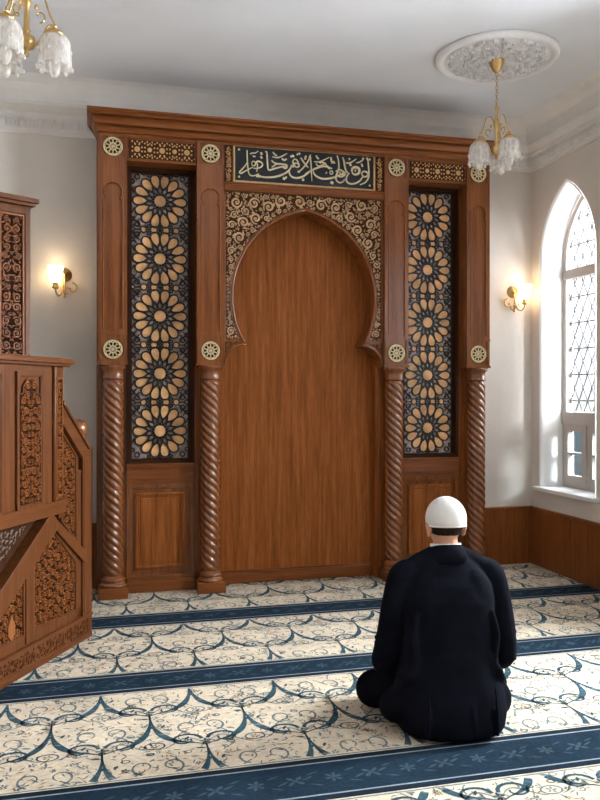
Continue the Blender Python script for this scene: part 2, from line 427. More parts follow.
struct('trim_3', cornice(YF, YB, lambda d, t, z: (XL+d, t, z)), MOULD)

# windows
def window(i, cy):
    root = bpy.data.objects.new('window_%d' % i, None); C.objects.link(root); root['kind'] = 'structure'
    root.location = (XR+.2, cy, WB); WORLD_ORG[root.name] = Vector(root.location)
    xf = XR+.2
    # reveal lining, slightly splayed lip
    m = MB(); outl = [(cy-WH, WB)]+pointed(cy, WH, WS, WA-WS)+[(cy+WH, WB)]; k = len(outl)
    for (xa, da, xb, db) in ((XR-.006, .0, XR-.006, .012), (XR-.006, .012, XR+.02, .022), (XR+.02, .022, xf, .026)):
        def ins(d):
            return [(cy-WH+d, WB)]+pointed(cy, WH-d, WS, WA-WS-d)+[(cy+WH-d, WB)]
        A, B = ins(da), ins(db)
        m.add([(xa, p[0], p[1]) for p in A]+[(xb, p[0], p[1]) for p in B], [(j, j+1, j+1+k, j+k) for j in range(k-1)], 0, True)
    part('reveal', m, PLASTER_W, root)
    m = MB().box(XR-.045, xf+.02, cy-WH-.04, cy+WH+.04, WB-.028, WB+.004); part('window_sill', m, PLASTER_W, root, .006)
    # frame
    m = MB(); d0, d1 = .026, .075
    def ring(d): return [(cy-WH+d, WB)]+pointed(cy, WH-d, WS, WA-WS-d*1.15)+[(cy+WH-d, WB)]
    A, B = ring(d0), ring(d1)
    for (xa, xb) in ((xf, xf+.07),):
        vs = [(x, p[0], p[1]) for x in (xa, xb) for p in A]+[(x, p[0], p[1]) for x in (xa, xb) for p in B]
        fs = []
        for j in range(k-1): fs += [(j, j+1, 2*k+j+1, 2*k+j), (k+j, 3*k+j, 3*k+j+1, k+j+1), (2*k+j, 2*k+j+1, 3*k+j+1, 3*k+j)]
        m.add(vs, fs)
    h = WH-d0
    m.box(xf-.006, xf+.072, cy-h+.002, cy+h-.002, 2.40, 2.475); m.box(xf-.010, xf+.073, cy-h+.002, cy+h-.002, 1.19, 1.29); m.box(xf-.004, xf+.07, cy-h+.047, cy+h-.047, WB+.004, WB+.05)
    m.box(xf-.002, xf+.07, cy-.018, cy+.018, WB+.05, 1.19)
    part('frame', m, FRAME, root)
    for sg in (-1, 1):
        y0, y1 = (cy-h+.045, cy-.02) if sg < 0 else (cy+.02, cy+h-.045)
        m = MB(); z0, z1 = WB+.052, 1.188
        for bx in ((y0, y0+.05, z0, z1), (y1-.05, y1, z0, z1), (y0+.05, y1-.05, z0, z0+.055), (y0+.05, y1-.05, z1-.055, z1), (y0+.05, y1-.05, (z0+z1)/2-.008, (z0+z1)/2+.008)):
            m.box(xf-.012, xf+.045, bx[0], bx[1], bx[2], bx[3])
        s = part('sash', m, FRAME, root)
        part('glass_pane', MB().box(xf+.018, xf+.022, y0+.045, y1-.045, z0+.05, z1-.05), PANE, s)
    # leaded lights
    outl = ring(d1); cl = [p for p in outl]
    m = MB(); px, pz = .118, .215
    def seg(p, q):
        # clip to the glazed outline by sampling
        N = 90; run = []
        for j in range(N+1):
            t = j/N; c = (p[0]+(q[0]-p[0])*t, p[1]+(q[1]-p[1])*t)
            ok = in_poly(c, cl) and c[1] > 1.29
            if ok: run.append(c)
            if (not ok or j == N) and run:
                if len(run) > 1:
                    a, b = run[0], run[-1]
                    m.tube([(xf+.035, a[0], a[1]), (xf+.035, b[0], b[1])], .0056, 6)
                run = []
    y0, y1 = cy-WH, cy+WH; n = 30
    for j in range(-n, n):
        ya = cy+j*px; zt = 1.3+20*pz
        seg((ya, 1.28), (ya+px/2*2*(3.2-1.28)/pz, 3.2)); seg((ya, 1.28), (ya-px/2*2*(3.2-1.28)/pz, 3.2))
    for j in range(12):
        seg((y0, 1.28+pz*(j+.5)), (y1, 1.28+pz*(j+.5)))
        for q in range(-4, 5):
            for (a, b) in ((cy+q*px, 1.28+pz*j), (cy+q*px+px/2, 1.28+pz*(j+.5))):
                if in_poly((a, b), cl) and b > 1.3: m.ball((xf+.034, a, b), .0115, 8)
    part('lead_lattice', m, LEAD, root)
    m = MB(); m.prism([p for p in inset([p for p in outl if p[1] > WB+.01]+[], 0)] if False else [(cy-WH+.07, 1.28)]+[p for p in outl if p[1] > 1.3]+[(cy+WH-.07, 1.28)], xf+.037, xf+.041, 0, 'x')
    part('leaded_glass', m, FROST, root)
for i, cy in enumerate(WIN): window(i+1, cy)

# ================================================================ CARPET
def carpet():
    m = MB(); X0, X1, Y0, Y1 = XL+.03, XR-.03, YF+.1, YB-.03
    m.box(X0, X1, Y0, Y1, -.011, 0, 0)
    z1, z2, z3, z4 = .0006, .0011, .0016, .0021
    def quad(x0, x1, y0, y1, z, mi): m.add([(x0,y0,z),(x1,y0,z),(x1,y1,z),(x0,y1,z)], [(0,1,2,3)], mi)
    rnd = random.Random(11); EL = .002
    def rib(pts, w, z, mi): m.ribbon(pts, w, z, .0002, mi, False, True, 'z')
    def blob(x, y, L, w, a, z, mi):
        n = 5; pts = [(x+(i/(n-1)-.5)*L*cos(a), y+(i/(n-1)-.5)*L*sin(a)) for i in range(n)]
        rib(pts, lambda t: w*(.25+.75*sin(PI*t)), z, mi)
    def loop(x, y, rx, ry, w, z, mi, n=12):
        m.ribbon([(x+rx*cos(2*PI*i/n), y+ry*sin(2*PI*i/n)) for i in range(n)], w, z, .0002, mi, True, True, 'z')
    def flower(x, y, r, z, mi, n=6, a=0, cmi=None):
        for k in range(n): blob(x+r*.6*cos(a+2*PI*k/n), y+r*.6*sin(a+2*PI*k/n), r*.8, r*.42, a+2*PI*k/n, z, mi)
        if cmi is not None: loop(x, y, r*.16, r*.16, r*.2, z, cmi, 8)
    stripes = [1.83, 2.90, 4.10, 5.205, 6.4]; hw = .155
    for c in stripes[:4]+[.7, -.45, -1.6]:
        w = .16 if c < 3.5 else .135
        quad(X0, X1, c-w, c+w, z1, 1); quad(X0, X1, c-w, c-w+.034, z2, 2); quad(X0, X1, c+w-.034, c+w, z2, 2)
        quad(X0, X1, c-w+.034, c-w+.043, z3, 3); quad(X0, X1, c+w-.043, c+w-.034, z3, 3)
        quad(X0, X1, c-w-.016, c-w-.008, z1, 4); quad(X0, X1, c+w+.008, c+w+.016, z1, 4)
        k = 0; x = X0+.1
        if c < .9: continue
        while x < X1:
            if k % 2: flower(x, c, .036, z2, 7, 6, .3, 7)
            else:
                flower(x, c, .042, z2, 7, 4, PI/4, 7); blob(x+.05, c+.012, .05, .012, .5, z2, 7); blob(x-.05, c-.012, .05, .012, .5, z2, 7)
            for sg in (-1, 1): blob(x+.075, c+sg*.045, .05, .01, sg*.4, z2, 7)
            x += .15; k += 1
    # ogee trellis of vines in every cream field
    P = .42
    for bi, (ya, yb) in enumerate([(.86, 1.67), (1.99, 2.74), (3.06, 3.965), (4.235, 5.07), (5.34, 6.1)]):
        if bi == 0: continue
        H = (yb-ya); hz = .345; yc = ya+.27; xo = .033+.09*(bi-2)
        def ok(p): return ya+.02 < p[1] < yb-.02 and X0 < p[0] < X1
        def vine(pts, wf, mi=5, z=z2):
            run = []; n = len(pts)
            for i, p in enumerate(pts):
                if ok(p): run.append((p, wf(i/(n-1))))
                if (not ok(p) or i == n-1):
                    if len(run) > 2:
                        ws = [q[1] for q in run]; L = len(run)
                        rib([q[0] for q in run], lambda t: ws[min(L-1, int(t*(L-1)+.5))], z, mi)
                    run = []
        for k in range(-6, 10):
            for lev in range(-2, 4):
                x0 = xo+P*(k+(.5 if lev % 2 else 0)); y0 = yc+hz*lev
                for sg in (-1, 1):
                    N = 34; pts = []
                    for i in range(N):
                        t = i/(N-1); q = PI/2*(.5-.5*cos(PI*t))
                        pts.append((x0+sg*P/2*sin(q)**.80, y0+hz*(1-max(0, cos(q))**.72)-.030*math.exp(-(t/.16)**2)+.03*max(0, t-.85)/.15))
                    vine(pts, lambda t: .007+.026*math.exp(-((t-.50)/.17)**2))
                    # volutes springing from the knots
                    for (dy, e) in ((.02, 1),):
                        N = 18; pts = []
                        for i in range(N):
                            t = i/(N-1); rr = .070*(1-.68*t); aa = PI+t*PI*2.1
                            pts.append((x0+sg*(.082+rr*cos(aa)), y0+e*(.030+rr*sin(aa)*-.9)))
                        vine(pts, lambda t: .014*(1-.7*t)+.003)
                    vine([(x0+sg*(.055+.05*(1-.6*t)*cos(-1.4+t*5.6)), y0+.165+.06*(1-.6*t)*sin(-1.4+t*5.6)) for t in [i/16 for i in range(17)]], lambda t: .008*(1-.6*t)+.002, 6)
                    vine([(x0+sg*(.105-.05*t+.02*sin(PI*t)), y0+.045+.09*t) for t in [i/8 for i in range(9)]], lambda t: .005+.003*t, 6)
                    vine([(x0+sg*(.02+.16*t), y0+.01+.04*sin(PI*t*1.5)) for t in [i/10 for i in range(11)]], lambda t: .004+.004*sin(PI*t), 6)
                    for q in range(5):
                        t = .12+.19*q; px, py = x0+sg*P/2*sin(PI/2*t), y0+hz*(1-cos(PI/2*t))
                        side = 1 if q % 2 else -1
                        p = (px+side*.026, py+.006)
                        if ok(p): blob(p[0], p[1], .034, .014, .7*side+.4, z3, 5 if q % 2 else 6)
                if ok((x0, y0)): flower(x0, y0, .026, z3, 5, 5, .3, 8)
                # cell centre medallion
                xc, yc2 = x0, y0+hz
                if ok((xc, yc2-.03)) and ok((xc, yc2+.03)):
                    loop(xc, yc2, .042, .030, .007, z2, 5 if lev % 2 else 6); flower(xc, yc2, .022, z2, 8 if lev % 2 else 6, 5)
                for _ in range(46):
                    ax = xc+rnd.uniform(-.19, .19); ay = yc2+rnd.uniform(-.30, .30)
                    if not ok((ax, ay)) or abs(ax-xc)/.2+abs(ay-yc2)/.33 > 1.02: continue
                    t = rnd.random()
                    if t < .30: flower(ax, ay, rnd.uniform(.012, .021), z2, rnd.choice((6, 6, 8, 5)), 5, rnd.random())
                    elif t < .45: loop(ax, ay, .016, .012, .005, z2, rnd.choice((6, 5)), 8)
                    else:
                        a = rnd.uniform(0, PI); blob(ax, ay, rnd.uniform(.025, .05), .008, a, z2, rnd.choice((6, 8, 6, 4)))
    # fine speckle of the woven ground
    for _ in range(12500):
        x = rnd.uniform(X0+.02, X1-.02); y = rnd.uniform(2.0, 6.08)
        if any(abs(y-c) < (.185 if c < 3.5 else .16) for c in stripes): continue
        blob(x, y, rnd.uniform(.012, .036), .007, rnd.uniform(0, PI), z1, rnd.choice((6, 8, 8, 4, 4)))
    m.v = [(p[0], p[1], p[2]-.0025) for p in m.v]
    o = part('carpet', m, [K_CREAM, K_NAVY, K_EDGE, K_LINE, K_MOTIF, K_VINE, K_MOTIF, K_STAR, K_TAN])
    o['label'] = 'cream wall-to-wall prayer carpet with vine scrolls and navy row stripes'; o['category'] = 'carpet'
carpet()

# ================================================================ MIHRAB
CX = 1.541
mih = thing('mihrab', 'tall carved wooden prayer niche wall with twisted columns and pierced screens', 'prayer niche', (CX, 5.95, 0))
def bx(m, x0, x1, *r):          # box given in niche-centred x
    return m.box(CX+x0, CX+x1, *r)
PO0, PO1, PI0, PI1 = 1.312, 1.506, .62, .818
FY = 5.78
# carcass behind pilasters and columns, and the sides
m = MB()
for sg in (-1, 1):
    for (a, b) in ((PO0, PO1+.014), (PI0, PI1)):
        x0, x1 = sorted((sg*a, sg*b)); bx(m, x0, x1, 5.945, 6.105, 0, 1.70); bx(m, x0, x1, FY+.02, 6.0, 1.70, 3.29)
bx(m, -1.52, 1.52, 5.82, 6.0, 3.262, 3.33)
part('carcass', m, W_MID, mih, .003)
# crown
m = MB(); prof = [(.165,3.262),(.165,3.279),(.142,3.281),(.140,3.292),(.128,3.306),(.112,3.313),(.135,3.315),(.135,3.321),(.098,3.323),(.090,3.338),(.072,3.354),(.056,3.360),(.085,3.362),(.085,3.368),(.042,3.370),(.034,3.380),(.018,3.386),(.0,3.388),(0,3.402)]
# mitred crown: front and the two returns
def ring_at(d, z):      # d = how far behind the foremost edge
    y = 5.615+d; x = 1.585-d*.5
    return [(CX-x, 6.0, z), (CX-x, y, z), (CX+x, y, z), (CX+x, 6.0, z)]
vs = []
for d, z in prof: vs += ring_at(d, z)
fs = []
for i in range(len(prof)-1):
    for q in range(3): fs.append((i*4+q, i*4+q+1, i*4+q+5, i*4+q+4))
n = len(prof); fs += [(0, 3, 2, 1), ((n-1)*4, (n-1)*4+1, (n-1)*4+2, (n-1)*4+3), [i*4 for i in range(n)], [i*4+3 for i in range(n-1, -1, -1)]]
fs.append([0, (n-1)*4, (n-1)*4+3, 3])
m.add(vs, fs); part('crown_cornice', m, W_X, mih)
# pilasters with keyhole panels and two pierced rosettes each
def pilaster():
    m = MB(); hw = .098; px = CX-1.409; z0, z1 = 1.66, 3.268
    m.box(px-hw, px+hw, FY+.008, 5.975, z0, z1)
    # face board with keyhole panel cut through
    k = .0675; zb, zt = 1.90, 2.815; cz, r = 2.868, .064; a = math.asin(.05/r)
    hole = [(px-k, zb), (px-k, zt), (px-.05, zt)]+[(px+r*cos(t), cz+r*sin(t)) for t in [PI+PI/2-a - (2*PI-2*a)*i/20 for i in range(21)]]+[(px+.05, zt), (px+k, zt), (px+k, zb)]
    hl = [(px-k, zb), (px-k, zt)]+[(px-.05, zt)]+[(px+r*cos(t), cz+r*sin(t)) for t in [1.5*PI-a-(PI-a)*i/10 for i in range(11)]]
    L = [(px-hw, zb)]+hl+[(px, 3.09), (px-hw, 3.09)]
    R = [(2*px-q[0], q[1]) for q in L][::-1]
    m.prism(L, FY-.002, FY+.008); m.prism(R, FY-.002, FY+.008)
    m.tube([(x, FY-.002, z) for x, z in hole], .0042, 6, 0, True)
    for (a0, a1) in ((1.66, 1.675), (1.858, zb), (3.09, 3.113), (3.255, z1)): m.box(px-hw, px+hw, FY-.002, FY+.008, a0, a1)
    for sg in (-1, 1):
        for (a0, a1) in ((1.675, 1.858), (3.113, 3.255)):
            x0, x1 = sorted((px+sg*hw, px+sg*.078)); m.box(x0, x1, FY-.002, FY+.008, a0, a1)
    m.box(px-hw-.006, px+hw+.006, FY-.008, 5.95, 1.648, 1.664); m.box(px-hw-.004, px+hw+.004, FY-.006, FY+.02, 1.862, 1.874)
    p = part('pilaster', m, W_MID, mih, .0025)
    for zc in (3.186, 1.757):
        m = MB(); N = 28
        m.prism(arc(px, zc, .069, 0, 2*PI*(N-1)/N, N-1), FY+.0005, FY+.006, 1)
        m.ribbon(arc(px, zc, .062, 0, 2*PI*(N-1)/N, N-1), .012, FY+.001, .008, 0, True)
        m.ribbon(arc(px, zc, .024, 0, 2*PI*19/20, 19), .008, FY+.001, .007, 0, True)
        for q in range(10):
            b = 2*PI*q/10; m.ribbon(arc(px+.040*cos(b), zc+.040*sin(b), .0145, 0, 2*PI*11/12, 11), .0060, FY+.001, .007, 0, True)
        for q in range(6):
            b = PI*q/6; m.ribbon([(px-.02*cos(b), zc-.02*sin(b)), (px+.02*cos(b), zc+.02*sin(b))], .004, FY+.001, .006, 0)
        rs = part('pierced_rosette', m, [CREAM_GOLD, W_GROUND], p); rs['label'] = 'round pierced rosette in pale gilt'
    return p
p0 = pilaster()
for dx in (.690, 2.128, 2.818):
    c = copy_tree(p0, mih); c.location.x += dx
# twisted columns
def column():
    m = MB(); cx, cy = CX-1.407, 5.862; nz, na = 190, 72; za, zb = .15, 1.545; vs = []; fs = []
    for i in range(nz+1):
        z = za+(zb-za)*i/nz; e = min(1, (z-za)/.03, (zb-z)/.03)
        for k in range(na):
            a = 2*PI*k/na; ph = 6*(a+2*PI*z/.345)/2
            r = .0615+.0135*e*abs(sin(ph))**.75
            vs.append((cx+r*cos(a), cy+r*sin(a), z))
    for i in range(nz):
        for k in range(na): fs.append((i*na+k, i*na+(k+1) % na, (i+1)*na+(k+1) % na, (i+1)*na+k))
    m.add(vs, fs, 0, True)
    col = part('column', m, W_COL, mih)
    b = MB(); b.lathe([(.097,.075),(.099,.083),(.097,.093),(.090,.099),(.084,.104),(.082,.112),(.088,.118),(.088,.128),(.080,.136),(.072,.142),(.068,.152)], 40, (cx, cy, 0)); part('base_ring', b, W_COL, col)
    b = MB(); b.box(cx-.102, cx+.102, cy-.104, cy+.09, 0, .076); part('plinth', b, W_X, col, .004)
    b = MB(); b.lathe([(.066,1.543),(.075,1.549),(.077,1.556),(.073,1.563),(.072,1.60),(.076,1.612),(.088,1.625),(.092,1.635),(.092,1.648)], 40, (cx, cy, 0)); part('capital', b, W_COL, col)
    return col
c0 = column()
for dx in (.696, 2.136, 2.836):
    c = copy_tree(c0, mih); c.location.x += dx
# side bays
def bay():
    bc = CX-1.065; h = .247
    m = MB(); m.box(bc-h, bc+h, 5.795, 6.0, 3.097, 3.268); m.box(bc-h, bc+h, 5.788, 5.80, 3.097, 3.113); m.box(bc-h, bc+h, 5.788, 5.80, 3.252, 3.268)
    fr = part('frieze', m, W_X, mih, .002)
    m = MB(); m.box(bc-.232, bc+.232, 5.791, 5.797, 3.118, 3.247, 0)
    def dot(x, z, r, n=6):
        m.prism(arc(x, z, r, PI/6, PI/6+2*PI*(n-1)/n, n-1), 5.789, 5.7915, 1)
    for i in range(5): dot(bc+(i-2)*.088, 3.1825, .021 if i % 2 == 0 else .017, 8)
    for i in range(5):
        for k in range(8):
            a = 2*PI*(k+.5)/8; dot(bc+(i-2)*.088+.036*cos(a), 3.1825+.038*sin(a), .0068)
    for i in range(-6, 7):
        for z in (3.128, 3.1385, 3.2265, 3.237):
            dot(bc+(i+(.5 if z in (3.1385, 3.2265) else 0))*.0352, z, .0062 if abs(i) < 6 or z not in (3.1385, 3.2265) else .004)
    g = part('geometric_inlay', m, [W_GROUND, CREAM_PANEL], fr)
    # screen
    sc = bc; sw = .212; z0, z1 = .952, 3.097
    m = MB()
    frame_ring(m, rect(bc-h, bc+h, .93, 3.10), .028, 5.935, 6.0); frame_ring(m, rect(bc-h+.026, bc+h-.026, .955, 3.075), .010, 5.955, 6.0)
    m.box(bc-h, bc+h, 6.0, 6.06, .93, 3.10)
    scr = part('pierced_screen', m, W_DARK, mih)
    g = MB(); l = MB(); rnd = random.Random(4)
    g.box(bc-sw, bc+sw, 5.990, 5.9995, .955, 3.09, 0)
    def L(pts, w=.0125, closed=False): l.ribbon(pts, w*1.22, 5.992, .016, 0, closed)
    def cut(p): return (max(bc-sw, min(bc+sw, p[0])), max(.958, min(3.088, p[1])))
    N = 14; P = .424; zc0 = 1.17
    for k in range(5):
        zc = zc0+k*P
        g.prism(arc(sc, zc, .042, 0, 2*PI*27/28, 27), 5.984, 5.991, 1)
        L([(sc+(.043 if i % 2 else .050)*cos(PI*i/N), zc+(.043 if i % 2 else .050)*sin(PI*i/N)) for i in range(2*N)], .010, True)
        for q in range(N):
            a = 2*PI*q/N; ca, sa = cos(a), sin(a)
            def T(r, t): return cut((sc+r*ca-t*sa, zc+r*sa+t*ca))
            prof = [(.080, 0), (.100, .016), (.125, .027), (.150, .0338), (.172, .0325), (.190, .022), (.199, 0)]
            pts = [T(r, t) for r, t in prof]+[T(r, -t) for r, t in prof[-2:0:-1]]
            L(pts, .0125, True)
            inner = [T(r, t*.93) for r, t in prof]+[T(r, -t*.93) for r, t in prof[-2:0:-1]]
            g.prism(inner, 5.986, 5.9905, 1)
            for sg in (-1, 1):
                b = a+sg*PI/N
                L([(sc+.046*cos(b), zc+.046*sin(b)), T(.090, 0)], .0085)
                p2 = cut((sc+.132*cos(b), zc+.132*sin(b)))
                L([T(.090, 0), p2], .006)
        # the band of small cells between two rosettes
        for zz in ([zc-P/2, zc+P/2] if k in (0, 4) else ([zc-P/2] if k else [])):
            pass
    for k in range(6):
        zz = zc0-P/2+k*P
        for (dx, dz, r, am) in ((-.044, 0, .026, 1), (.044, 0, .026, 1), (-.118, .0, .024, 1), (.118, .0, .024, 1), (-.165, .038, .018, 0), (.165, .038, .018, 0), (-.165, -.038, .018, 0), (.165, -.038, .018, 0), (-.196, 0, .016, 0), (.196, 0, .016, 0),
                                (-.198, .075, .014, 0), (.198, .075, .014, 0), (-.198, -.075, .014, 0), (.198, -.075, .014, 0), (-.08, .026, .012, 0), (.08, .026, .012, 0), (-.08, -.026, .012, 0), (.08, -.026, .012, 0), (0, 0.02, .010, 0), (0, -.02, .010, 0)):
            if not (.965 < zz+dz < 3.08): continue
            c = [cut((sc+dx+r*cos(2*PI*i/7+.2), zz+dz+r*sin(2*PI*i/7+.2))) for i in range(7)]
            L(c, .010, True)
            if am: g.prism([(sc+dx+(p[0]-sc-dx)*.9, zz+dz+(p[1]-zz-dz)*.9) for p in c], 5.986, 5.9905, 1)
        if .97 < zz < 3.07:
            for sg in (-1, 1):
                L([(sc+sg*.07, zz), (sc+sg*.095, zz)], .009); L([(sc+sg*.142, zz), (sc+sg*.18, zz)], .009)
                for e in (-1, 1):
                    L([cut((sc+sg*.14, zz+e*.02)), cut((sc+sg*.21, zz+e*.10))], .010); L([cut((sc+sg*.21, zz+e*.01)), cut((sc+sg*.15, zz+e*.075))], .009)
                    L([cut((sc+sg*.21, zz+e*.05)), cut((sc+sg*.17, zz+e*.10))], .009)
            L([(sc-.018, zz), (sc+.018, zz)], .009)
        for sg in (-1, 1):
            z = zz+P/2
            if k < 5:
                for e in (-1, 1): L([cut((sc+sg*.21, z+e*.10)), cut((sc+sg*.185, z+e*.055))], .010)
    for x in (sc-sw+.004, sc+sw-.004): L([(x, .957), (x, 3.09)], .009)
    for z in (.962, 3.084): L([(sc-sw, z), (sc+sw, z)], .010)
    part('inlay', g, [PEARL, AMBER], scr); part('lattice', l, LATT, scr)
    # rail and lower panel
    m = MB(); m.box(bc-h, bc+h, 5.93, 6.06, .79, .935); m.box(bc-h, bc+h, 5.918, 5.935, .905, .93); m.box(bc-h, bc+h, 5.922, 5.935, .79, .81)
    part('rail', m, W_X, mih, .003)
    m = MB(); m.box(bc-h, bc+h, 5.955, 6.06, .1, .79); frame_ring(m, rect(bc-h, bc+h, .1, .79), .032, 5.935, 5.96); frame_ring(m, rect(bc-h+.032, bc+h-.032, .132, .758), .012, 5.944, 5.96)
    lp = part('lower_panel', m, W_MID, mih, .003)
    m = MB(); frame_ring(m, rect(bc-.185, bc+.185, .17, .72), .022, 5.937, 5.957); frame_ring(m, rect(bc-.165, bc+.165, .19, .70), .020, 5.945, 5.957); m.box(bc-.147, bc+.147, 5.942, 5.957, .208, .682)
    part('raised_field', m, W_PANEL, lp, .006)
    m = MB(); m.box(bc-h, bc+h, 5.915, 6.06, 0, .10); m.box(bc-h, bc+h, 5.925, 6.0, .10, .115); part('skirting', m, W_X, mih, .004)
n0 = set(o.name for o in mih.children)
bay()
for o in [o for o in mih.children if o.name not in n0]:
    c = copy_tree(o, mih); c.location.x += 2.130
# niche back board
m = MB(); bx(m, -.625, .625, 6.04, 6.10, 0, 3.0); 
for sg in (-1, 1):
    x0, x1 = sorted((sg*.605, sg*.625)); bx(m, x0, x1, 5.95, 6.05, 0, 1.9)
part('niche_panel', m, W_PANEL, mih)
m = MB(); bx(m, -.605, .605, 6.015, 6.042, 0, .085); bx(m, -.605, .605, 6.025, 6.042, .085, .098); part('skirting', m, W_X, mih, .004)
# arch
AR, AC, ASZ, AF = .662, .115, 2.16, 1.832
a_top = math.acos(AC/AR)
right = [(-AC+AR*cos(t), ASZ+AR*sin(t)) for t in [math.asin((AF-ASZ)/AR)+(a_top-math.asin((AF-ASZ)/AR))*i/34 for i in range(35)]]
archR = [(CX+x, z) for x, z in right]; archL = [(2*CX-x, z) for x, z in archR]
corb = [(CX+.452+.158*sin(PI/2*i/10), 1.662+.146*cos(PI/2*i/10)) for i in range(11)]     # concave bracket under the springing
corbL = [(2*CX-x, z) for x, z in corb]
HB = .619
outline = [(CX+HB, 1.655)]+[(CX+HB, 2.99), (CX-HB, 2.99), (CX-HB, 1.655)]+corbL[::-1]+archL+archR[::-1][1:]+corb
m = MB(); m.prism(outline, 5.812, 6.0, 0)
sp = part('arch_board', m, W_MID, mih)
m = MB()
pan = [(CX-HB+.018, 1.845), ]
ins = .026
inner = [(CX-(x-CX)-0, z) for x, z in archR]
offs = []
for i, (x, z) in enumerate(right):
    dx, dz = x+AC, z-ASZ; L = math.hypot(dx, dz); offs.append((CX-(x+ins*dx/L), z+ins*dz/L))
offs = [p for p in offs if p[0] < CX-.004 and p[1] > 1.85]
panL = [(CX-HB+.018, 1.85), (CX-HB+.018, 2.93), (CX, 2.93), (CX, 2.81+ins*1.35)]+offs[::-1]+[(offs[0][0], 1.85)]
m.prism(panL, 5.8105, 5.813, 0); m.prism([(2*CX-x, z) for x, z in panL], 5.8105, 5.813, 0)
scrolls(m, panL, .050, .0062, 21, 5.811, .008, 1, None, .29, 9000)
n_half = len(m.v)
m2 = MB(); scrolls(m2, panL, .050, .0062, 22, 5.811, .008, 1, None, .29, 9000)
m.add([(2*CX-x, y, z) for x, y, z in m2.v], [f[::-1] for f in m2.f], 1)
fr = MB()
cv = part('spandrel_carving', m, [W_GROUND, GILT], sp); cv['label'] = 'cream scroll carving above the arch'
m = MB()
for (ofs, r, y) in ((.010, .011, 5.812), (.024, .005, 5.809)):
    path = []
    for (x, z) in right:
        dx, dz = x+AC, z-ASZ; L = math.hypot(dx, dz); path.append((x+ofs*dx/L, z+ofs*dz/L))
    path = [p for p in path if p[0] > 0]; apex = (0, path[-1][1]+.004)
    full = [(CX-x, y, z) for x, z in path]+[(CX, y, apex[1])]+[(CX+x, y, z) for x, z in path[::-1]]
    m.tube(full, r, 8)
for q in (corb, corbL): m.tube([(x, 5.812, z) for x, z in q], .007, 6)
part('arch_moulding', m, W_COL, sp)
for sg in (-1, 1):
    m = MB(); tri = [(CX+sg*(HB-.010), 1.735), (CX+sg*(HB-.010), 1.825), (CX+sg*.505, 1.825), (CX+sg*.555, 1.80), (CX+sg*.588, 1.768)]
    m.prism(tri, 5.809, 5.813, 0); scrolls(m, tri, .02, .006, 8, 5.81, .006, 1, None, .33, 900)
    part('bracket_carving', m, [W_GROUND, W_CARVE], sp)
m = MB()
frame_ring(m, rect(CX-HB, CX+HB, 1.845, 2.945), .016, 5.800, 5.815) if False else None
for sg in (-1, 1):
    x0, x1 = sorted((CX+sg*HB, CX+sg*(HB-.016))); m.box(x0, x1, 5.803, 5.815, 1.84, 2.93)
m.box(CX-HB, CX+HB, 5.79, 5.90, 2.93, 2.995); m.box(CX-HB, CX+HB, 5.782, 5.80, 2.978, 2.995); m.box(CX-HB, CX+HB, 5.786, 5.80, 2.93, 2.938)
m.box(CX-HB, CX+HB, 5.81, 6.0, 2.995, 3.268); m.box(CX-HB, CX+HB, 5.795, 5.815, 3.262, 3.275)
part('architrave', m, W_X, mih, .003)
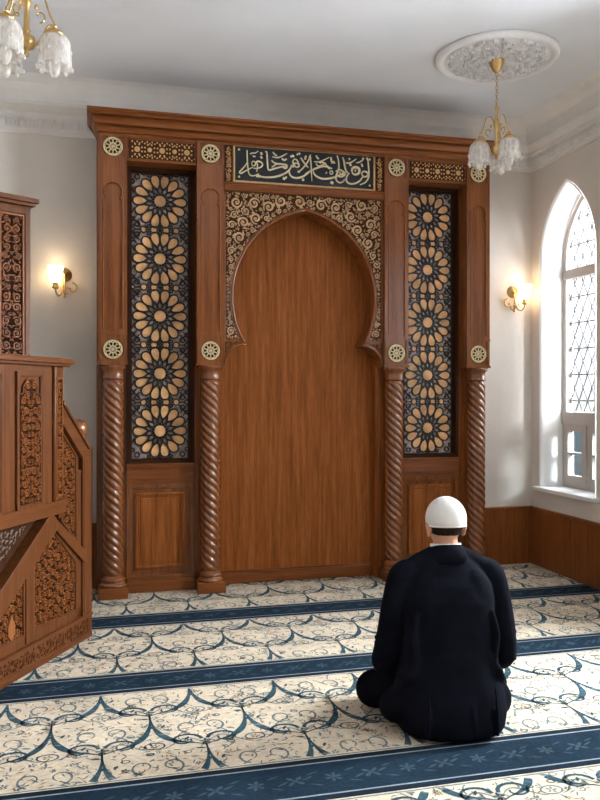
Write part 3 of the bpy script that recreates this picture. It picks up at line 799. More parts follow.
# inscription
IX0, IX1, IZ0, IZ1 = CX-.537, CX+.537, 3.008, 3.268
m = MB(); m.box(IX0, IX1, 5.800, 5.812, IZ0, IZ1, 0)
ip = part('inscription_panel', m, NAVY_PANEL, mih); ip['label'] = 'navy panel with cream calligraphy'
m = MB(); frame_ring(m, rect(IX0-.012, IX1+.012, IZ0-.010, IZ1+.004), .012, 5.792, 5.812); part('inscription_frame', m, CREAM_PANEL, ip)
for x in (IX0+.03, IX1-.03):
    for z in (IZ0+.03, IZ1-.03): part('stud', MB().ball((x, 5.799, z), .0085, 10, 0, (1, .5, 1)), CREAM_GOLD, ip)
LM = []
STROKES = [(1,[(90,230),(91,187),(93,138),(97,94),(104,60),(122,44),(152,48),(177,63)]),
(1,[(92,143),(74,112),(51,84),(33,63),(47,57),(72,72),(112,96),(134,107)]),
(0.9,[(112,202),(127,211),(152,214),(175,230)]),
(0.7,[(134,194),(142,185),(154,190)]),
(0.9,[(125,138),(134,151),(150,146),(152,126),(138,118),(127,125),(125,138)]),
(1.1,[(138,100),(167,102),(194,112),(207,130),(198,147),(176,154),(160,147),(168,128),(166,92),(160,76)]),
(1.3,[(194,222),(202,203)]),
(1.1,[(192,192),(204,177)]),
(1.2,[(225,228),(239,225),(242,168),(246,114),(255,96),(275,100),(314,114),(365,128),(389,123)]),
(1.3,[(275,169),(291,154),(316,146),(348,146),(385,143),(393,130),(381,115),(361,121)]),
(1.0,[(275,116),(299,133),(316,146)]),
(1,[(281,195),(314,191),(349,202),(393,229)]),
(1,[(285,231),(299,214),(316,205)]),
(1.1,[(354,188),(369,176),(389,187)]),
(1.4,[(167,53),(202,41),(253,41),(309,50),(365,72),(403,99),(422,126),(428,146)]),
(1.6,[(158,46),(188,44)]),
(1.5,[(361,42),(379,37)]),
(1.3,[(379,51),(391,46)]),
(1.2,[(420,203),(436,214),(446,205)]),
(1.2,[(467,231),(477,223)]),
(1.2,[(481,238),(494,229)]),
(1.1,[(436,173),(449,189),(467,185),(479,166),(486,142),(471,131),(453,138),(451,156),(465,161),(483,150)]),
(1.1,[(436,173),(444,147),(436,127)]),
(1.4,[(410,95),(416,70),(440,53),(477,52),(517,66),(550,91),(575,114)]),
(1.2,[(498,205),(514,182),(535,156),(558,133)]),
(1.1,[(541,222),(533,206),(535,192)]),
(1.1,[(568,226),(562,196),(541,160),(514,126),(488,100)]),
(1.2,[(475,102),(490,95)]),
(1.4,[(508,42),(525,39)]),
(0.9,[(573,233),(577,175),(581,105),(585,33)]),
(1.3,[(532,84),(563,104),(600,125),(640,142),(677,152),(707,148),(725,133)]),
(1.4,[(596,110),(604,89),(631,69),(673,59),(721,65),(772,80),(810,99),(842,117)]),
(1,[(602,183),(635,183),(677,199),(721,224)]),
(1,[(619,230),(627,213),(640,206)]),
(1.2,[(617,170),(635,151),(663,161),(688,173),(667,182),(644,174)]),
(1.1,[(688,181),(702,158),(725,144),(744,141)]),
(1.0,[(725,111),(736,122),(749,115),(746,101),(732,98),(725,111)]),
(1.2,[(694,107),(702,102)]),
(1.2,[(734,225),(738,201),(746,179)]),
(1.1,[(755,198),(763,179)]),
(1.2,[(782,241),(793,211),(797,161),(789,120),(774,82),(778,54),(801,38),(829,46),(842,67)]),
(1.3,[(772,119),(799,135),(827,126),(848,110),(835,91),(806,82),(787,93)]),
(1.2,[(801,119),(818,99),(850,102)]),
(1.6,[(732,39),(753,28)]),
(1.3,[(827,232),(837,204),(844,164),(856,128),(878,112)]),
(1.3,[(878,114),(859,84),(859,52),(886,35),(927,40),(965,63),(987,93)]),
(1.9,[(901,127),(905,152),(929,164),(955,156),(961,134),(948,114),(920,108),(901,123)]),
(1.5,[(923,139),(935,136)]),
(1,[(852,191),(884,193),(916,212),(935,227)]),
(1,[(876,229),(886,216)]),
(1.3,[(884,187),(895,170)]),
(1,[(935,197),(963,205),(995,228)]),
(1.1,[(978,194),(987,170)]),
(1.2,[(985,239),(995,228)]),
(1.4,[(978,121),(995,136),(1019,132),(1032,116),(1015,97),(991,99),(978,121)]),
(1.2,[(1019,234),(1030,222),(1034,178),(1038,123),(1032,85),(1006,51),(965,32)]),
(1.0,[(1017,242),(1032,232)])]

for wt, pts in STROKES:
    pts = smooth2([(IX0+x/1000, IZ0+z/1000) for x, z in pts]); m = MB(); L = sum(math.dist(pts[i], pts[i+1]) for i in range(len(pts)-1))
    m.ribbon(pts, (lambda t: .0098*wt*(.62+.5*sin(PI*min(1, .12+.8*t)))) if L > .05 else .0135*wt, 5.800, .004)
    LM.append(m)
m = MB()
for q in LM: m.add(q.v, q.f)
part('calligraphy', m, LETTER, ip)

for sg in (-1, 1):
    x0, x1 = sorted((CX+sg*.560, CX+sg*.612)); m = MB(); m.box(x0, x1, 5.803, 5.812, 3.0, 3.262, 0)
    scrolls(m, rect(x0+.004, x1-.004, 3.004, 3.258), .021, .006, 31, 5.804, .006, 1, None, .34, 1200)
    part('carved_strip', m, [W_GROUND, CREAM_PANEL], mih)

# ================================================================ MINBAR
mn = thing('minbar', 'carved wooden pulpit staircase with pierced arabesque panels at left edge', 'pulpit', (-.03, 4.93, 0), math.atan2(.879, .477))
def Q(pts): return [(-s, z) for s, z in pts]           # s runs from the foot of the stair back towards the pulpit
SE = 1.75
def mpart(name, m, mt, par=mn, bv=.0025): return part(name, m, mt, par, bv, True)
# solid stair mass
m = MB(); m.prism(Q([(.06, .0), (.06, 1.0), (.30, 1.22), (.33, .86), (SE, .86), (SE, 0)]), .06, .78); mpart('stair_body', m, W_GROUND)
m = MB(); m.prism(Q([(.06, 0), (.06, 1.08), (.32, 1.33), (.32, 1.6), (SE, 1.6), (SE, 0)]), .78, .82); mpart('far_side', m, W_MINB)
def carved(name, poly, y, rmax, rmin, seed, mirror=None, ring=.018, ground=W_HOLE_SHADE, carve=W_CARVE, par=mn, lift=.014, tries=2200):
    m = MB(); m.prism(poly, y, y+.02, 0)
    scrolls(m, inset(poly, ring*.8), rmax, rmin, seed, y, .009, 1, mirror, .30, tries)
    p = mpart(name, m, [ground, carve], par, 0)
    f = MB(); frame_ring(f, inset(poly, -.003), ring, y-lift, y+.012); frame_ring(f, inset(poly, ring-.003), .006, y-lift*.5, y+.01)
    mpart('panel_moulding', f, W_MINB, p, .002); return p
# lower side: rails and stiles
m = MB(); m.box(-SE, .02, -.012, .06, 0, .128); m.box(-SE, .022, -.022, .05, .128, .142); m.box(-SE, .02, -.016, .05, 0, .03)
pl = mpart('plinth', m, W_MINBX)
m = MB(); scrolls(m, rect(-SE+.6, -.02, .04, .118), .028, .0075, 3, -.012, .005, 0, None, .34, 3000); mpart('plinth_carving', m, W_MINB, pl, 0)
m = MB(); m.box(-SE, -.0, .0, .06, .142, .20); m.box(-.135, 0, .0, .06, .142, 1.0)
m.box(-.656, -.583, -.008, .06, .15, .60)
m.prism(Q([(.389+.05, .755), (.389, .765), (.12, .53), (.12, .47), (.389, .705), (.60, .55), (.62, .575)]), .0, .05)
mpart('side_frame', m, W_MINB)
pent = Q([(.389, .712), (.583, .563), (.583, .195), (.132, .165), (.132, .482)])
carved('carved_panel', pent, .012, .026, .0065, 41, None, .020, tries=5200)
lp = Q([(.656, .19), (.656, .535), (.90, .365), (1.10, .19)])
q = carved('carved_panel', lp, .012, .026, .0065, 42, None, .018, tries=2400)
m = MB(); m.prism(Q([(.775, .17+.03), (.805, .235), (.805, .28), (.775, .335), (.745, .28), (.745, .235)]), -.004, .013); mpart('pointed_boss', m, W_CARVE, q, .004)
# staircase bracket: diagonal beam and pierced triangle under the pulpit
m = MB(); m.prism(Q([(.40, .770), (.455, .800), (1.20, .285), (1.20, .20), (1.13, .20), (.389, .705)]), -.03, .04); mpart('diagonal_beam', m, W_MINB)
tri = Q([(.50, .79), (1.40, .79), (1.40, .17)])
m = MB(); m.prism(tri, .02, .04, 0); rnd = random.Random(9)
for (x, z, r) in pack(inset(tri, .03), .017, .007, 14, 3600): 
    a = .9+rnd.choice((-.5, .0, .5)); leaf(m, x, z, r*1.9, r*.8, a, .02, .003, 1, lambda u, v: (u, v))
q = mpart('bracket_screen', m, [W_DARK, plain('bone_inlay', (.17,.13,.10), .6)], mn, 0)  # pale leaf colour painted for light showing through the openwork
# stair rail
m = MB(); m.prism(Q([(.33, 1.40), (.045, 1.135), (.045, 1.065), (.10, 1.07), (.33, 1.285)]), -.022, .05); m.prism(Q([(.33, 1.41), (.04, 1.14), (.04, 1.118), (.33, 1.385)]), -.034, .062); mpart('handrail', m, W_MINBX)
m = MB(); m.box(-.135, -.105, .005, .05, .53, 1.09); m.box(-.32, -.295, .005, .05, .75, 1.3); mpart('baluster_frame', m, W_MINB)
carved('carved_panel', Q([(.297, 1.245), (.130, 1.090), (.130, .590), (.297, .735)]), .016, .022, .006, 45, None, .014, tries=1700)
m = MB(); m.prism(Q([(.40, .775), (.07, .530), (.07, .455), (.395, .705)]), -.018, .05); mpart('lower_rail', m, W_MINBX)
# newel
m = MB(); m.box(-.085, .022, -.012, .095, 0, 1.12); m.box(-.082, .022, -.012, .092, 1.12, 1.135); m.box(-.075, .012, -.016, .09, .16, 1.06)
nw = mpart('newel_post', m, W_MINB)
m = MB(); m.lathe([(r*1.15, 1.135+(z-1.15)*1.15) for r, z in [(.036,1.15),(.03,1.165),(.022,1.18),(.03,1.192),(.044,1.21),(.05,1.235),(.046,1.26),(.034,1.278),(.014,1.287),(0.0001,1.289)]], 24, (-.030, .055, 0)); mpart('ball_finial', m, W_COL, nw, 0)
# pulpit box
F1 = .452
m = MB(); m.prism([(-SE, -.035), (-F1, -.035), (-.318, -.022), (-.318, .78), (-SE, .78)], .86, 1.595, 0, 'z'); mpart('pulpit_wall', m, W_MINB)
m = MB(); m.prism([(-SE, -.05), (-F1+.004, -.05), (-.304, -.036), (-.304, .80), (-SE, .80)], .79, .862, 0, 'z'); mpart('pulpit_floor_beam', m, W_MINBX)
m = MB()
for (e, z0, z1) in ((.028, 1.595, 1.610), (.045, 1.610, 1.632), (.036, 1.632, 1.640)):
    m.prism([(-SE-e, -.035-e), (-F1, -.035-e), (-.318+e, -.022-e), (-.318+e, .78+e), (-SE-e, .78+e)], z0, z1, 0, 'z')
mpart('pulpit_cap', m, W_MINBX)
def arch_panel(s0, s1):
    cx = -(s0+s1)/2; hw = (s1-s0)/2-.012
    poly = [(cx-hw, .885), (cx+hw, .885), (cx+hw, 1.44), (cx+hw*.72, 1.45), (cx+hw*.70, 1.485), (cx+hw*.4, 1.515), (cx, 1.525), (cx-hw*.4, 1.515), (cx-hw*.70, 1.485), (cx-hw*.72, 1.45), (cx-hw, 1.44)]
    m = MB(); m.prism(poly, -.041, -.03, 0); 
    scrolls(m, poly, .026, .0060, 51, -.041, .009, 1, cx, .31, 4200)
    p = mpart('pulpit_panel', m, [W_HOLE_SHADE, W_CARVE], mn, 0)
    f = MB(); frame_ring(f, rect(cx-hw-.030, cx+hw+.030, .855, 1.56), .018, -.050, -.03); frame_ring(f, rect(cx-hw-.012, cx+hw+.012, .873, 1.542), .008, -.046, -.03)
    m2 = f; pts = [p_ for p_ in poly[2:]]; m2.tube([(x, -.044, z) for x, z in pts], .005, 6)
    mpart('panel_moulding', f, W_MINB, p, .002)
arch_panel(.573, .778); arch_panel(.93, 1.135); arch_panel(1.29, 1.495)
# chamfer face: narrow carved strip
ang = math.atan2(.013, .134); Mx = Matrix.Translation((-F1, -.035, 0)) @ Matrix.Rotation(ang, 4, 'Z')
wd = math.hypot(.013, .134); m = MB(); m.prism(rect(.045, wd-.04, .90, 1.52), -.004, .01, 0)
scrolls(m, rect(.047, wd-.042, .905, 1.515), .024, .0075, 61, -.004, .008, 1, None, .36, 1600); frame_ring(m, rect(.035, wd-.03, .885, 1.535), .008, -.012, .01, 1)
m.xform(Mx); mpart('corner_panel', m, [W_HOLE_SHADE, W_CARVE], mn, 0)
m = MB(); m.tube([(.008, -.006, .862), (.008, -.006, 1.2), (.008, -.006, 1.595)], .013, 12); m.xform(Mx); mpart('corner_bead', m, W_MINB, mn, .004)
# tall back board of the pulpit, turned a little towards the hall
ax = math.radians(90-58); inv = Matrix.Rotation(-math.atan2(.879, .477), 4, 'Z') @ Matrix.Translation((.03, -4.93, 0))
Mt = inv @ Matrix.Translation((-.348, 4.76, 0)) @ Matrix.Rotation(ax, 4, 'Z')
def tw(name, m, mt, par=mn, bv=.003): m.xform(Mt); return mpart(name, m, mt, par, bv)
m = MB(); m.box(-.62, 0, 0.012, .10, .86, 2.50); m.box(-.028, 0, 0, .10, .86, 2.50); m.box(-.235, -.185, -.012, .10, .86, 2.50); m.box(-.62, -.59, 0, .10, .86, 2.50); m.box(-.20, 0, 0, .02, 2.455, 2.50)
tb = tw('back_board', m, W_MINB)
m = MB(); m.box(-.64, .022, -.026, .12, 2.50, 2.518); m.box(-.655, .036, -.042, .135, 2.518, 2.545); tw('back_board_cornice', m, W_MINBX, tb)
m = MB(); m.prism(rect(-.170, -.045, 1.0, 2.44), .008, .014, 0); scrolls(m, rect(-.168, -.047, 1.62, 2.438), .03, .0075, 71, .008, .009, 1, -.1075, .32, 4000); frame_ring(m, rect(-.180, -.035, .99, 2.45), .01, -.004, .014, 1)
tw('back_board_panel', m, [W_HOLE_SHADE, W_CARVE], tb, 0)

# ================================================================ LAMPS
def spiral(cx, cz, r0, r1, a0, a1, n=18): return [(cx+(r0+(r1-r0)*i/n)*cos(a0+(a1-a0)*i/n), cz+(r0+(r1-r0)*i/n)*sin(a0+(a1-a0)*i/n)) for i in range(n+1)]
def sconce(x, z, sg, label):
    t = thing('wall_sconce', label, 'wall lamp', (x, YB, z), 0, 'brass wall sconces')
    m = MB(); m.lathe([(.0001,.030),(.012,.028),(.02,.02),(.034,.016),(.040,.012),(.046,.010),(.05,.004),(.05,0)], 28); m.xform(Matrix.Rotation(PI/2, 4, 'X')); part('back_plate', m, BRASS, t, 0, True)
    # local frame of the arm: u leaves the wall sideways and forwards
    d = Vector((sg*.52, -.85, 0)).normalized()
    def A(u, v, off=0): return (d.x*u, d.y*u, v)
    m = MB(); pts = [A(u, v) for u, v in smooth2([(.01, 0), (.022, -.05), (.035, -.11), (.06, -.155), (.09, -.16), (.112, -.14), (.118, -.115)])]
    m.tube(pts, .0065, 8)
    m.tube([(-sg*(.0)+p[0], -.02, p[1]) for p in spiral(-sg*.052, -.100, .042, .010, PI/2, PI/2+sg*5.0)], .0058, 6)
    m.tube([(p[0], -.03, p[1]) for p in spiral(-sg*.015, -.13, .036, .008, .6, .6-sg*4.8)], .0052, 6)
    m.tube([(p[0], -.045, p[1]) for p in spiral(sg*.05, -.10, .028, .006, -1.2, -1.2-sg*4.5)], .004, 6)
    part('arm', m, BRASS, t, 0, True)
    m = MB(); m.tube([(0, -.035, -.01), (0, -.04, -.06), (0, -.035, -.11), (0, -.035, -.155)], lambda q: .008-.003*q, 8); m.ball((0, -.035, -.165), .010, 10); m.ball((0, -.037, -.118), .011, 10); m.ball((0, -.035, -.01), .014, 10)
    part('drop_finial', m, BRASS, t, 0, True)
    cx, cy, _ = A(.118, 0)
    m = MB(); m.lathe([(.006,-.058),(.024,-.05),(.026,-.042),(.018,-.036),(.018,-.018),(.024,-.012)], 20, (cx, cy, -.060)); part('lamp_holder', m, BRASS, t, 0, True)
    m = MB(); pr = [(.022,-.012),(.036,-.006),(.043,.012),(.046,.04),(.049,.075),(.055,.104),(.059,.112)]
    m.lathe(pr+[(r-.004, zz) for r, zz in pr[::-1]], 40, (cx, cy, -.060), 0, True, lambda r, zz, a: r*(1+.02*cos(14*a)))
    part('glass_shade', m, LIT, t, 0, True)
    L = bpy.data.lights.new('sconce_bulb', 'POINT'); L.energy = 1.3; L.color = (1, .74, .45); L.shadow_soft_size = .05
    lo = bpy.data.objects.new('sconce_bulb', L); C.objects.link(lo); lo.location = (x+cx*1.0, YB+cy, z-.005); 
sconce(-.205, 2.32, -1, 'lit brass wall sconce with white glass shade left of the prayer niche')
sconce(3.455, 2.31, 1, 'lit brass wall sconce with white glass shade between prayer niche and window')

def chandelier(loc, rot, drop, sc, label, angles=(0, 120, 240)):
    t = thing('chandelier', label, 'chandelier', loc, rot); t['group'] = 'brass chandeliers'
    zb = -drop      # height of the lowest finial
    m = MB(); m.lathe([(.052*sc,0),(.052*sc,-.006),(.046*sc,-.012),(.042*sc,-.03),(.026*sc,-.065),(.016*sc,-.078),(.010*sc,-.082)], 28); part('ceiling_canopy', m, BRASS, t, 0, True)
    m = MB(); top = zb+.34*sc
    z = -.08
    k = 0
    while z > top:
        m.tube([(.007*cos(a)*(1 if k % 2 else 0), .007*cos(a)*(0 if k % 2 else 1), z-.012+.014*sin(a)) for a in [2*PI*i/10 for i in range(10)]], .0022, 5, 0, True); z -= .022; k += 1
    part('chain', m, BRASS, t, 0, True)
    m = MB(); S = sc
    m.lathe([(.0001,0),(.008*S,.004*S),(.011*S,.014*S),(.006*S,.026*S),(.012*S,.032*S),(.029*S,.040*S),(.037*S,.06*S),(.033*S,.082*S),(.014*S,.092*S),(.013*S,.10*S),(.018*S,.108*S),(.012*S,.118*S),(.011*S,.20*S),(.017*S,.212*S),(.020*S,.235*S),(.013*S,.25*S),(.008*S,.26*S),(.008*S,.30*S),(.013*S,.31*S),(.013*S,.325*S),(.006*S,.34*S)], 24, (0, 0, zb))
    part('stem', m, BRASS, t, 0, True)
    arm = None
    for q in range(3):
        if arm is None:
            m = MB(); R0 = .108*S
            pts = [(.018*S, .050*S), (.040*S, .060*S), (.062*S, .095*S), (.078*S, .130*S), (.094*S, .145*S), (.108*S, .135*S), (.108*S, .118*S)]
            m.tube([(p[0], 0, zb+p[1]) for p in smooth2(pts)], .0055*S, 8)
            up = [(.012*S, .225*S), (.03*S, .262*S), (.052*S, .268*S), (.070*S, .245*S), (.080*S, .215*S), (.092*S, .180*S), (.107*S, .155*S)]
            m.tube([(p[0], 0, zb+p[1]) for p in smooth2(up)], .0040*S, 8)
            m.tube([(p[0], 0, p[1]) for p in spiral(.048*S, zb+.175*S, .028*S, .006*S, -1.5, 3.4)], .0038*S, 6)
            m.ball((R0, 0, zb+.143*S), .010*S, 10); m.ball((.036*S, 0, zb+.21*S), .008*S, 8, 0, (1, .6, 1.6))
            arm = part('arm', m, BRASS, t, 0, True)
            m = MB(); m.lathe([(.008*S,.130*S),(.022*S,.126*S),(.036*S,.116*S),(.040*S,.106*S),(.034*S,.102*S)], 20, (R0, 0, zb)); part('shade_cap', m, BRASS, arm, 0, True)
            m = MB(); pr = [(.034*S,.106*S),(.052*S,.096*S),(.062*S,.076*S),(.066*S,.046*S),(.066*S,.012*S),(.066*S,-.008*S),(.069*S,-.026*S)]
            def fl(r, z_, a):
                w = max(0, (.015*S-z_)/(.045*S)); return r*(1+.03*cos(8*a)*min(1, w)+.012*cos(24*a))
            m.lathe(pr+[(r-.003*S, z_) for r, z_ in pr[::-1]], 48, (R0, 0, zb), 0, True, fl)
            for k in range(8): m.ball((R0+.068*S*cos(2*PI*k/8), .068*S*sin(2*PI*k/8), zb-.029*S), .0085*S, 8, 0, (1, 1, 1.3))
            for k in range(8): m.ball((R0+.066*S*cos(2*PI*(k+.5)/8), .066*S*sin(2*PI*(k+.5)/8), zb+.030*S), .007*S, 8, 0, (1, 1, 1.6))
            part('glass_shade', m, CRYSTAL, arm, 0, True)
            m = MB(); m.lathe([(.012*S,.104*S),(.013*S,.045*S),(.022*S,.012*S),(.024*S,-.023*S),(.02*S,-.048*S),(.012*S,-.062*S),(.0001,-.066*S)], 16, (R0, 0, zb)); part('bulb', m, CRYSTAL, arm, 0, True)
        else:
            c = copy_tree(arm, t); c.rotation_euler = (0, 0, math.radians(angles[q]))
    return t
# ceiling roses
def rose(x, y, R, label, big=False):
    m = MB(); z = ZC
    if not big:
        m.lathe([(R,0),(R,-.014),(R*.985,-.026),(R*.95,-.034),(R*.90,-.032),(R*.875,-.020),(R*.86,-.014),(R*.84,-.016),(.06,-.016),(.055,-.026),(.0001,-.026)], 72, (x, y, z))
        pts_r = [(.33, .08, 24), (.22, .055, 16), (.12, .05, 12)]
    else:
        m.lathe([(R,0),(R,-.010),(R*.985,-.014),(R*.94,-.012),(R*.93,-.008),(.8*R,-.008),(.79*R,-.016),(.76*R,-.016),(.75*R,-.008),(.0001,-.008)], 96, (x, y, z)); pts_r = [(R*.66, .13, 26), (R*.45, .12, 18), (R*.2, .1, 10)]
    base = -.015 if not big else -.008
    k = MB()
    ro, ri = (.82, .16) if not big else (.74, .2)
    ringp = arc(0, 0, R*ro, 0, 2*PI*47/48, 47)
    scrolls(k, ringp, .05 if not big else .085, .012 if not big else .022, 77, 0, .024 if not big else .007, 0, None, .36, 3600)
    for q in range(40 if not big else 0):
        a = 2*PI*q/40; k.ribbon([(R*(.15+.12*i/4)*cos(a), R*(.15+.12*i/4)*sin(a)) for i in range(5)], lambda t: .018*(.4+.6*t), 0, .014, 0)
    m.add([(x+p[0], y+p[2], ZC+base+p[1]) for p in k.v], k.f)
    o = part('ceiling_rose', m, ROSE_W if not big else CEIL)
    o['label'] = label; o['category'] = 'ceiling medallion'; o['group'] = 'plaster ceiling roses'
RX, RY = 2.612, 4.855
rose(RX, RY, .405, 'round white plaster ceiling rose with leaf relief above the right chandelier')
LX, LY = -.30, 3.90
rose(LX, LY, .98, 'wide shallow plaster ceiling rose cut by the upper left corner of photo', True)
chandelier((RX, RY, ZC-.026), math.radians(47), .664, 1.07, 'small brass chandelier with frosted glass shades below the white ceiling rose')
chandelier((LX, LY, ZC-.008), math.radians(6), .690, 1.15, 'brass chandelier with crystal shades cut by the upper left photo edge', (0, 138, 222))

# ================================================================ PERSON
def remesh(mb, name, mt, voxel, smooth=6, parent=None, fac=.5):
    o = part(name+'_tmp', mb, mt, None)
    r = o.modifiers.new('r', 'REMESH'); r.mode = 'VOXEL'; r.voxel_size = voxel; r.use_smooth_shade = True
    s = o.modifiers.new('s', 'SMOOTH'); s.iterations = smooth; s.factor = fac
    dg = bpy.context.evaluated_depsgraph_get(); me = bpy.data.meshes.new_from_object(o.evaluated_get(dg)); me.name = name
    old = o.data; bpy.data.objects.remove(o); bpy.data.meshes.remove(old)
    me.materials.clear(); me.materials.append(mt)
    for p in me.polygons: p.use_smooth = True
    n = bpy.data.objects.new(name, me); C.objects.link(n)
    if parent: n.parent = parent
    return n
def loft(mb, secs, n=32, pw=2.4):
    """secs: (z, cx, cy, rx, ry)"""
    vs = []; fs = []
    for (z, cx, cy, rx, ry) in secs:
        for k in range(n):
            a = 2*PI*k/n; ca, sa = cos(a), sin(a); f = (abs(ca)**pw+abs(sa)**pw)**(-1/pw)
            vs.append((cx+rx*ca*f, cy+ry*sa*f, z))
    for i in range(len(secs)-1):
        for k in range(n): fs.append((i*n+k, i*n+(k+1) % n, (i+1)*n+(k+1) % n, (i+1)*n+k))
    fs.append(list(range(n-1, -1, -1))); fs.append([(len(secs)-1)*n+k for k in range(n)])
    mb.add(vs, fs)
def limb(mb, pts, rs, n=16):
    """smooth tapering chain with round ends"""
    P = [Vector(p) for p in pts]; N = 8*(len(P)-1); path = []; rad = []
    for i in range(N+1):
        t = i/N*(len(P)-1); k = min(int(t), len(P)-2); u = t-k
        p0, p1, p2, p3 = P[max(k-1, 0)], P[k], P[k+1], P[min(k+2, len(P)-1)]
        path.append(.5*((2*p1)+(-p0+p2)*u+(2*p0-5*p1+4*p2-p3)*u*u+(-p0+3*p1-3*p2+p3)*u**3)); rad.append(rs[k]+(rs[k+1]-rs[k])*u)
    mb.tube(path, lambda t: rad[min(N, int(round(t*N)))], n); mb.ball(path[0], rad[0], n); mb.ball(path[-1], rad[-1], n)
HANDS = {}
def person():
    b = MB()
    # trunk, neck, head
    loft(b, [(.06,0,0,.15,.12),(.2,0,0,.16,.115),(.4,0,-.005,.155,.11),(.55,0,0,.17,.11),(.66,0,0,.15,.09),(.71,0,.005,.09,.07)])
    limb(b, [(0, .0, .68), (0, .012, .79), (0, .02, .86)], [.064, .053, .055])
    b.ball((0, .012, .893), 1, 28, 0, (.0755, .093, .092))
    b.ball((0, .048, .845), 1, 24, 0, (.058, .060, .075)); b.ball((0, .085, .803), 1, 16, 0, (.026, .022, .022))
    limb(b, [(0, .100, .885), (0, .122, .845)], [.009, .015], 10); b.ball((0, .104, .822), 1, 12, 0, (.024, .010, .006)); b.ball((0, .103, .811), 1, 12, 0, (.021, .010, .006))
    for sg in (-1, 1):
        b.ball((sg*.032, .094, .893), 1, 12, 0, (.022, .012, .007)); b.ball((sg*.040, .088, .845), 1, 12, 0, (.022, .02, .024))
        # ears
        N = 12; b.tube([(sg*(.082+.006*sin(t)), .004+.017*cos(t)-.004, .858+.031*sin(t)) for t in [2*PI*i/N for i in range(N)]], .0055, 8, 0, True); b.ball((sg*.079, .002, .856), 1, 12, 0, (.008, .016, .028)); b.ball((sg*.078, .004, .832), 1, 10, 0, (.007, .010, .011))
        # arms, palms and fingers resting on the thighs
        limb(b, [(sg*.15, 0, .655), (sg*.22, -.008, .50), (sg*.256, .01, .345), (sg*.225, .16, .262), (sg*.185, .275, .245)], [.046, .043, .04, .034, .024], 14)
        limb(b, [(sg*.185, .275, .245), (sg*.178, .315, .238), (sg*.172, .345, .230)], [.024, .028, .030], 14); b.ball((sg*.178, .33, .232), 1, 16, 0, (.043, .045, .017))
        for k, (dx, L) in enumerate(((.030, .060), (.010, .072), (-.011, .068), (-.031, .052))):
            x0 = .178-dx*1.0
            limb(b, [(sg*x0, .355, .232), (sg*(x0-.004-dx*.15), .355+L*.55, .230), (sg*(x0-.006-dx*.2), .355+L, .212)], [.0105, .0095, .0075], 10)
        limb(b, [(sg*.145, .32, .228), (sg*.120, .345, .222), (sg*.112, .372, .212)], [.013, .0105, .0085], 10)
        # legs under the cloth, feet
        limb(b, [(sg*.09, .02, .11), (sg*.19, .14, .125), (sg*.27, .225, .105)], [.075, .07, .055], 14)
        limb(b, [(sg*.27, .225, .10), (sg*.15, .32, .078), (-sg*.04, .34+.03*sg, .055)], [.052, .048, .034], 14)
        limb(b, [(-sg*.04, .34+.03*sg, .052), (-sg*.14, .31+.03*sg, .042)], [.034, .026], 12)
    p = remesh(b, 'person', SKIN, .0062, 3)
    p['label'] = 'person in dark navy suit and white cap sitting cross-legged on the carpet, seen from behind'; p['category'] = 'person'
    p.location = (1.490, 3.22, 0); p.rotation_euler = (0, 0, math.radians(-7))
    # jacket
    j = MB()
    loft(j, [(.010,.010,-.010,.222,.188),(.03,.010,-.010,.236,.200),(.09,.010,-.008,.246,.202),(.17,.008,-.014,.240,.186),(.26,.004,-.014,.222,.162),(.36,0,-.012,.206,.146),(.46,0,-.012,.203,.143),(.56,0,-.014,.206,.138),(.63,0,-.010,.198,.120),(.668,0,-.003,.178,.102),(.705,0,.002,.140,.088),(.735,0,.005,.102,.080),(.762,0,.008,.080,.074)], 40, 2.3)
    for sg in (-1, 1):
        limb(j, [(sg*.158, -.002, .688), (sg*.202, -.004, .652), (sg*.232, -.008, .52), (sg*.256, .000, .375), (sg*.262, .040, .285), (sg*.215, .18, .245), (sg*.175, .25, .245)], [.046, .060, .061, .059, .062, .050, .040], 18)
        limb(j, [(sg*.05, .004, .745), (sg*.125, .0, .712), (sg*.200, -.004, .672)], [.042, .042, .036], 14)
        j.ball((sg*.095, -.062, .55), 1, 20, 0, (.095, .070, .15))          # shoulder blades
        limb(j, [(sg*.15, .08, .12), (sg*.17, .16, .10)], [.085, .05], 14); limb(j, [(sg*.15, -.06, .22), (sg*.205, -.03, .13), (sg*.225, .02, .09)], [.07, .075, .07], 16)   # front skirts over the lap
        # soft folds from the armpit and round the sleeve
        for (a, bb, cc, r) in (((.165, -.118, .52), (.180, -.128, .42), (.170, -.132, .30), .020), ((.15, -.125, .34), (.19, -.13, .27), (.22, -.10, .22), .022)):
            limb(j, [(sg*a[0], a[1]+.008, a[2]), (sg*bb[0], bb[1]+.010, bb[2]), (sg*cc[0], cc[1]+.008, cc[2])], [r*.6, r, r*.5], 10)
        for zz in (.30, .35, .41): j.tube([(sg*(.258+.060*cos(t)), .006+.060*sin(t), zz+.02*sin(t+zz*40)) for t in [2*PI*i/18 for i in range(18)]], .0035, 6, 0, True)
        # edges of the two side vents
        limb(j, [(sg*.140+.01, -.186, .24), (sg*.146+.01, -.196, .13), (sg*.152+.01, -.186, .03)], [.003, .010, .010], 8)
    limb(j, [(.0, -.120, .64), (0, -.147, .50), (0, -.150, .32)], [.004, .0062, .003], 8)
    limb(j, [(.06, -.175, .22), (.05, -.205, .12), (.06, -.202, .04)], [.004, .010, .008], 8)
    jk = remesh(j, 'jacket', SUIT, .0060, 7, p)
    # collars
    N = 40
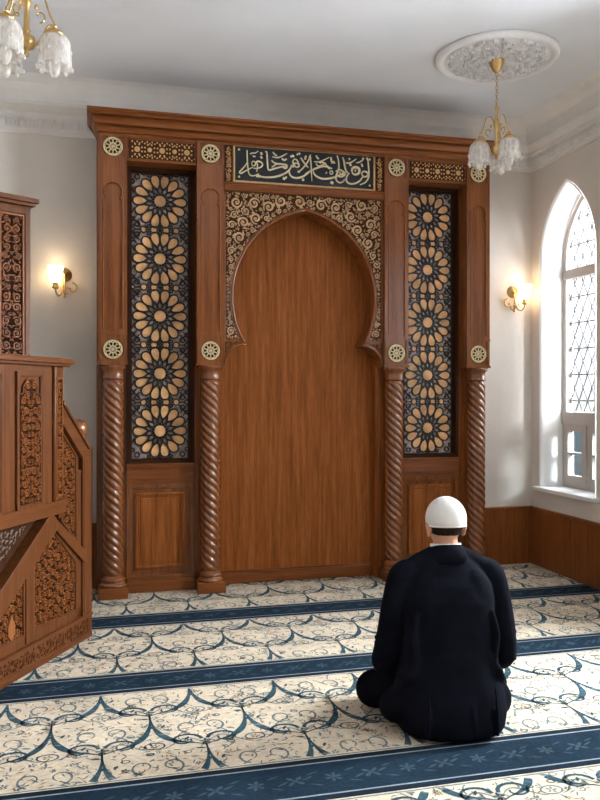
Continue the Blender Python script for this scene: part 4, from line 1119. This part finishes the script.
    def collar(r0x, r0y, r1x, r1y, z0, z1, th, tilt, m_):
        vs = []; fs = []
        for (rx, ry, z) in ((r0x, r0y, z0), ((r0x*.4+r1x*.6), (r0y*.4+r1y*.6), z0*.35+z1*.65), (r1x, r1y, z1), (r1x-th, r1y-th, z1), (r0x-th, r0y-th, z0)):
            for k in range(N):
                a = 2*PI*k/N; vs.append((rx*cos(a), .010+ry*sin(a), z-tilt*((sin(a)+1)*.5)**1.3))
        for i in range(5):
            i2 = (i+1) % 5
            for k in range(N): fs.append((i*N+k, i*N+(k+1) % N, i2*N+(k+1) % N, i2*N+k))
        m_.add(vs, fs, 0, True)
    c = MB(); collar(.112, .098, .0735, .0725, .722, .799, .010, .06, c); part('jacket_collar', c, SUIT, jk, 0, True)
    c = MB(); collar(.0735, .0715, .0665, .066, .74, .8008, .006, .02, c); part('shirt_collar', c, SHIRT, p, 0, True)
    # trousers
    tr = MB()
    for sg in (-1, 1):
        limb(tr, [(sg*.09, .02, .11), (sg*.19, .14, .120), (sg*.275, .215, .096)], [.10, .098, .084], 18)
        limb(tr, [(sg*.275, .22, .090), (sg*.15, .32, .082), (-sg*.02, .35+.03*sg, .065)], [.080, .07, .05], 16)
    tr.ball((0, -.02, .12), 1, 20, 0, (.17, .15, .11))
    remesh(tr, 'trousers', TROUS, .009, 5, p)
    for sg in (-1, 1):
        s = MB(); limb(s, [(-sg*.02, .345+.03*sg, .056), (-sg*.10, .325+.03*sg, .046), (-sg*.165, .30+.03*sg, .038)], [.042, .036, .026], 14); part('sock', s, SOCK, p, 0, True)
    # hair round the back and sides of the head
    h = MB(); vs = []; fs = []; NA, NZ = 36, 10
    for i in range(NZ+1):
        t = i/NZ; z = .830+.066*t
        for k in range(NA+1):
            a = math.radians(-205+230*k/NA)      # from right temple round the nape to the left temple
            zz = z+ (0 if i else .018*(abs(cos(a))**2) + (.02 if abs(a+PI/2) > 1.75 else 0))
            q = max(0, 1-((zz-.905)/.100)**2)**.5
            taper = .0035+.0030*t**.7
            vs.append(((.0765*q+taper)*cos(a), .012+(.0935*q+taper)*sin(a), zz))
    for i in range(NZ):
        for k in range(NA): fs.append((i*(NA+1)+k, i*(NA+1)+k+1, (i+1)*(NA+1)+k+1, (i+1)*(NA+1)+k))
    h.add(vs, fs, 0, True); ho = part('hair', h, HAIR, p, 0, True)
    sd = ho.modifiers.new('Solid', 'SOLIDIFY'); sd.thickness = .006; sd.offset = -1
    # skull cap
    k = MB(); pr = [(.0815, .870)]
    for i in range(19):
        z = .872+.127*sin(PI/2*i/18); pr.append((max(.0001, .0885*math.sqrt(max(0, 1-((z-.901)/.098)**2))), z))
    k.lathe(pr, 48, (0, .004, 0), 0, True, lambda r, z, a: r*(1+.13*abs(sin(a))**2)*(1+.005*cos(6*a)))
    Mc = Matrix.Translation((0, 0, .886)) @ Matrix.Rotation(math.radians(-5), 4, 'X') @ Matrix.Translation((0, 0, -.886)); k.xform(Mc)
    cp = part('skull_cap', k, CAPM, p, 0, True)
    N = 44; s = MB(); s.tube([tuple(Mc @ Vector((.0842*cos(2*PI*i/N), .004+.0955*sin(2*PI*i/N), .872))) for i in range(N)], .0036, 6, 0, True); part('cap_band', s, CAPM, cp, 0, True)
    for sg in (-1, 1):
        e = MB(); e.ball((sg*.032, .097, .876), .0105, 14); part('eye', e, EYE, p, 0, True)
person()

# ================================================================ OUTSIDE
m = MB(); m.box(11, 16, 3, 18, -1, 1.55); ow = part('neighbouring_building', m, plain('pale_render', (.62,.66,.68), .8))
ow['label'] = 'pale building outside, seen through the lower window panes'; ow['category'] = 'building'
BG = plain('bluish_glass', (.62,.72,.78), .6)
for y in range(4, 18, 2): part('building_window', MB().box(10.97, 11.02, y, y+.9, -.2, 1.0), BG, ow, 0, True)

# ================================================================ LIGHT, WORLD, CAMERA
w = bpy.data.worlds.new('World'); bpy.context.scene.world = w; w.use_nodes = True
nt = w.node_tree; bg = nt.nodes['Background']
tc = node(nt, 'ShaderNodeTexCoord'); sx = node(nt, 'ShaderNodeSeparateXYZ'); nt.links.new(tc.outputs['Generated'], sx.inputs[0])
r = ramp(nt, sx.outputs[2], [(.0, (.62,.66,.68)), (.06, (.93,.96,1.0))]); nt.links.new(r.outputs['Color'], bg.inputs[0]); bg.inputs[1].default_value = .95
def area(name, loc, size, rot, e, col):
    L = bpy.data.lights.new(name, 'AREA'); L.shape = 'RECTANGLE'; L.size, L.size_y = size; L.energy = e; L.color = col
    o = bpy.data.objects.new(name, L); C.objects.link(o); o.location = loc; o.rotation_euler = rot; return o
for i, cy in enumerate(WIN):       # daylight lamp at the window in view, added fill lamps at the unseen ones
    area('window_daylight', (XR+.85, cy, 2.45), (2.2, .9), (0, math.radians(58), math.radians((0, -14, 0)[i])), (440, 4100, 4500)[i], (.95,.98,1))
cam = bpy.data.cameras.new('Camera'); co = bpy.data.objects.new('Camera', cam); C.objects.link(co)
cam.sensor_fit = 'VERTICAL'; cam.sensor_height = 36; cam.lens = 36.0*800/800
cam.shift_y = -(400-393)/800
co.location = (0, 0, 1.45); co.rotation_euler = (PI/2, 0, -math.atan(800/3100)); cam.clip_start = .05
sc = bpy.context.scene; sc.camera = co
sc.view_settings.view_transform = 'Standard'; sc.view_settings.look = 'None'; sc.view_settings.gamma = 1; sc.view_settings.use_curve_mapping = False
sc.view_settings.exposure = 1.25
sc.cycles.use_denoising = True; sc.cycles.max_bounces = 8; sc.cycles.transparent_max_bounces = 12; sc.cycles.sample_clamp_indirect = 6
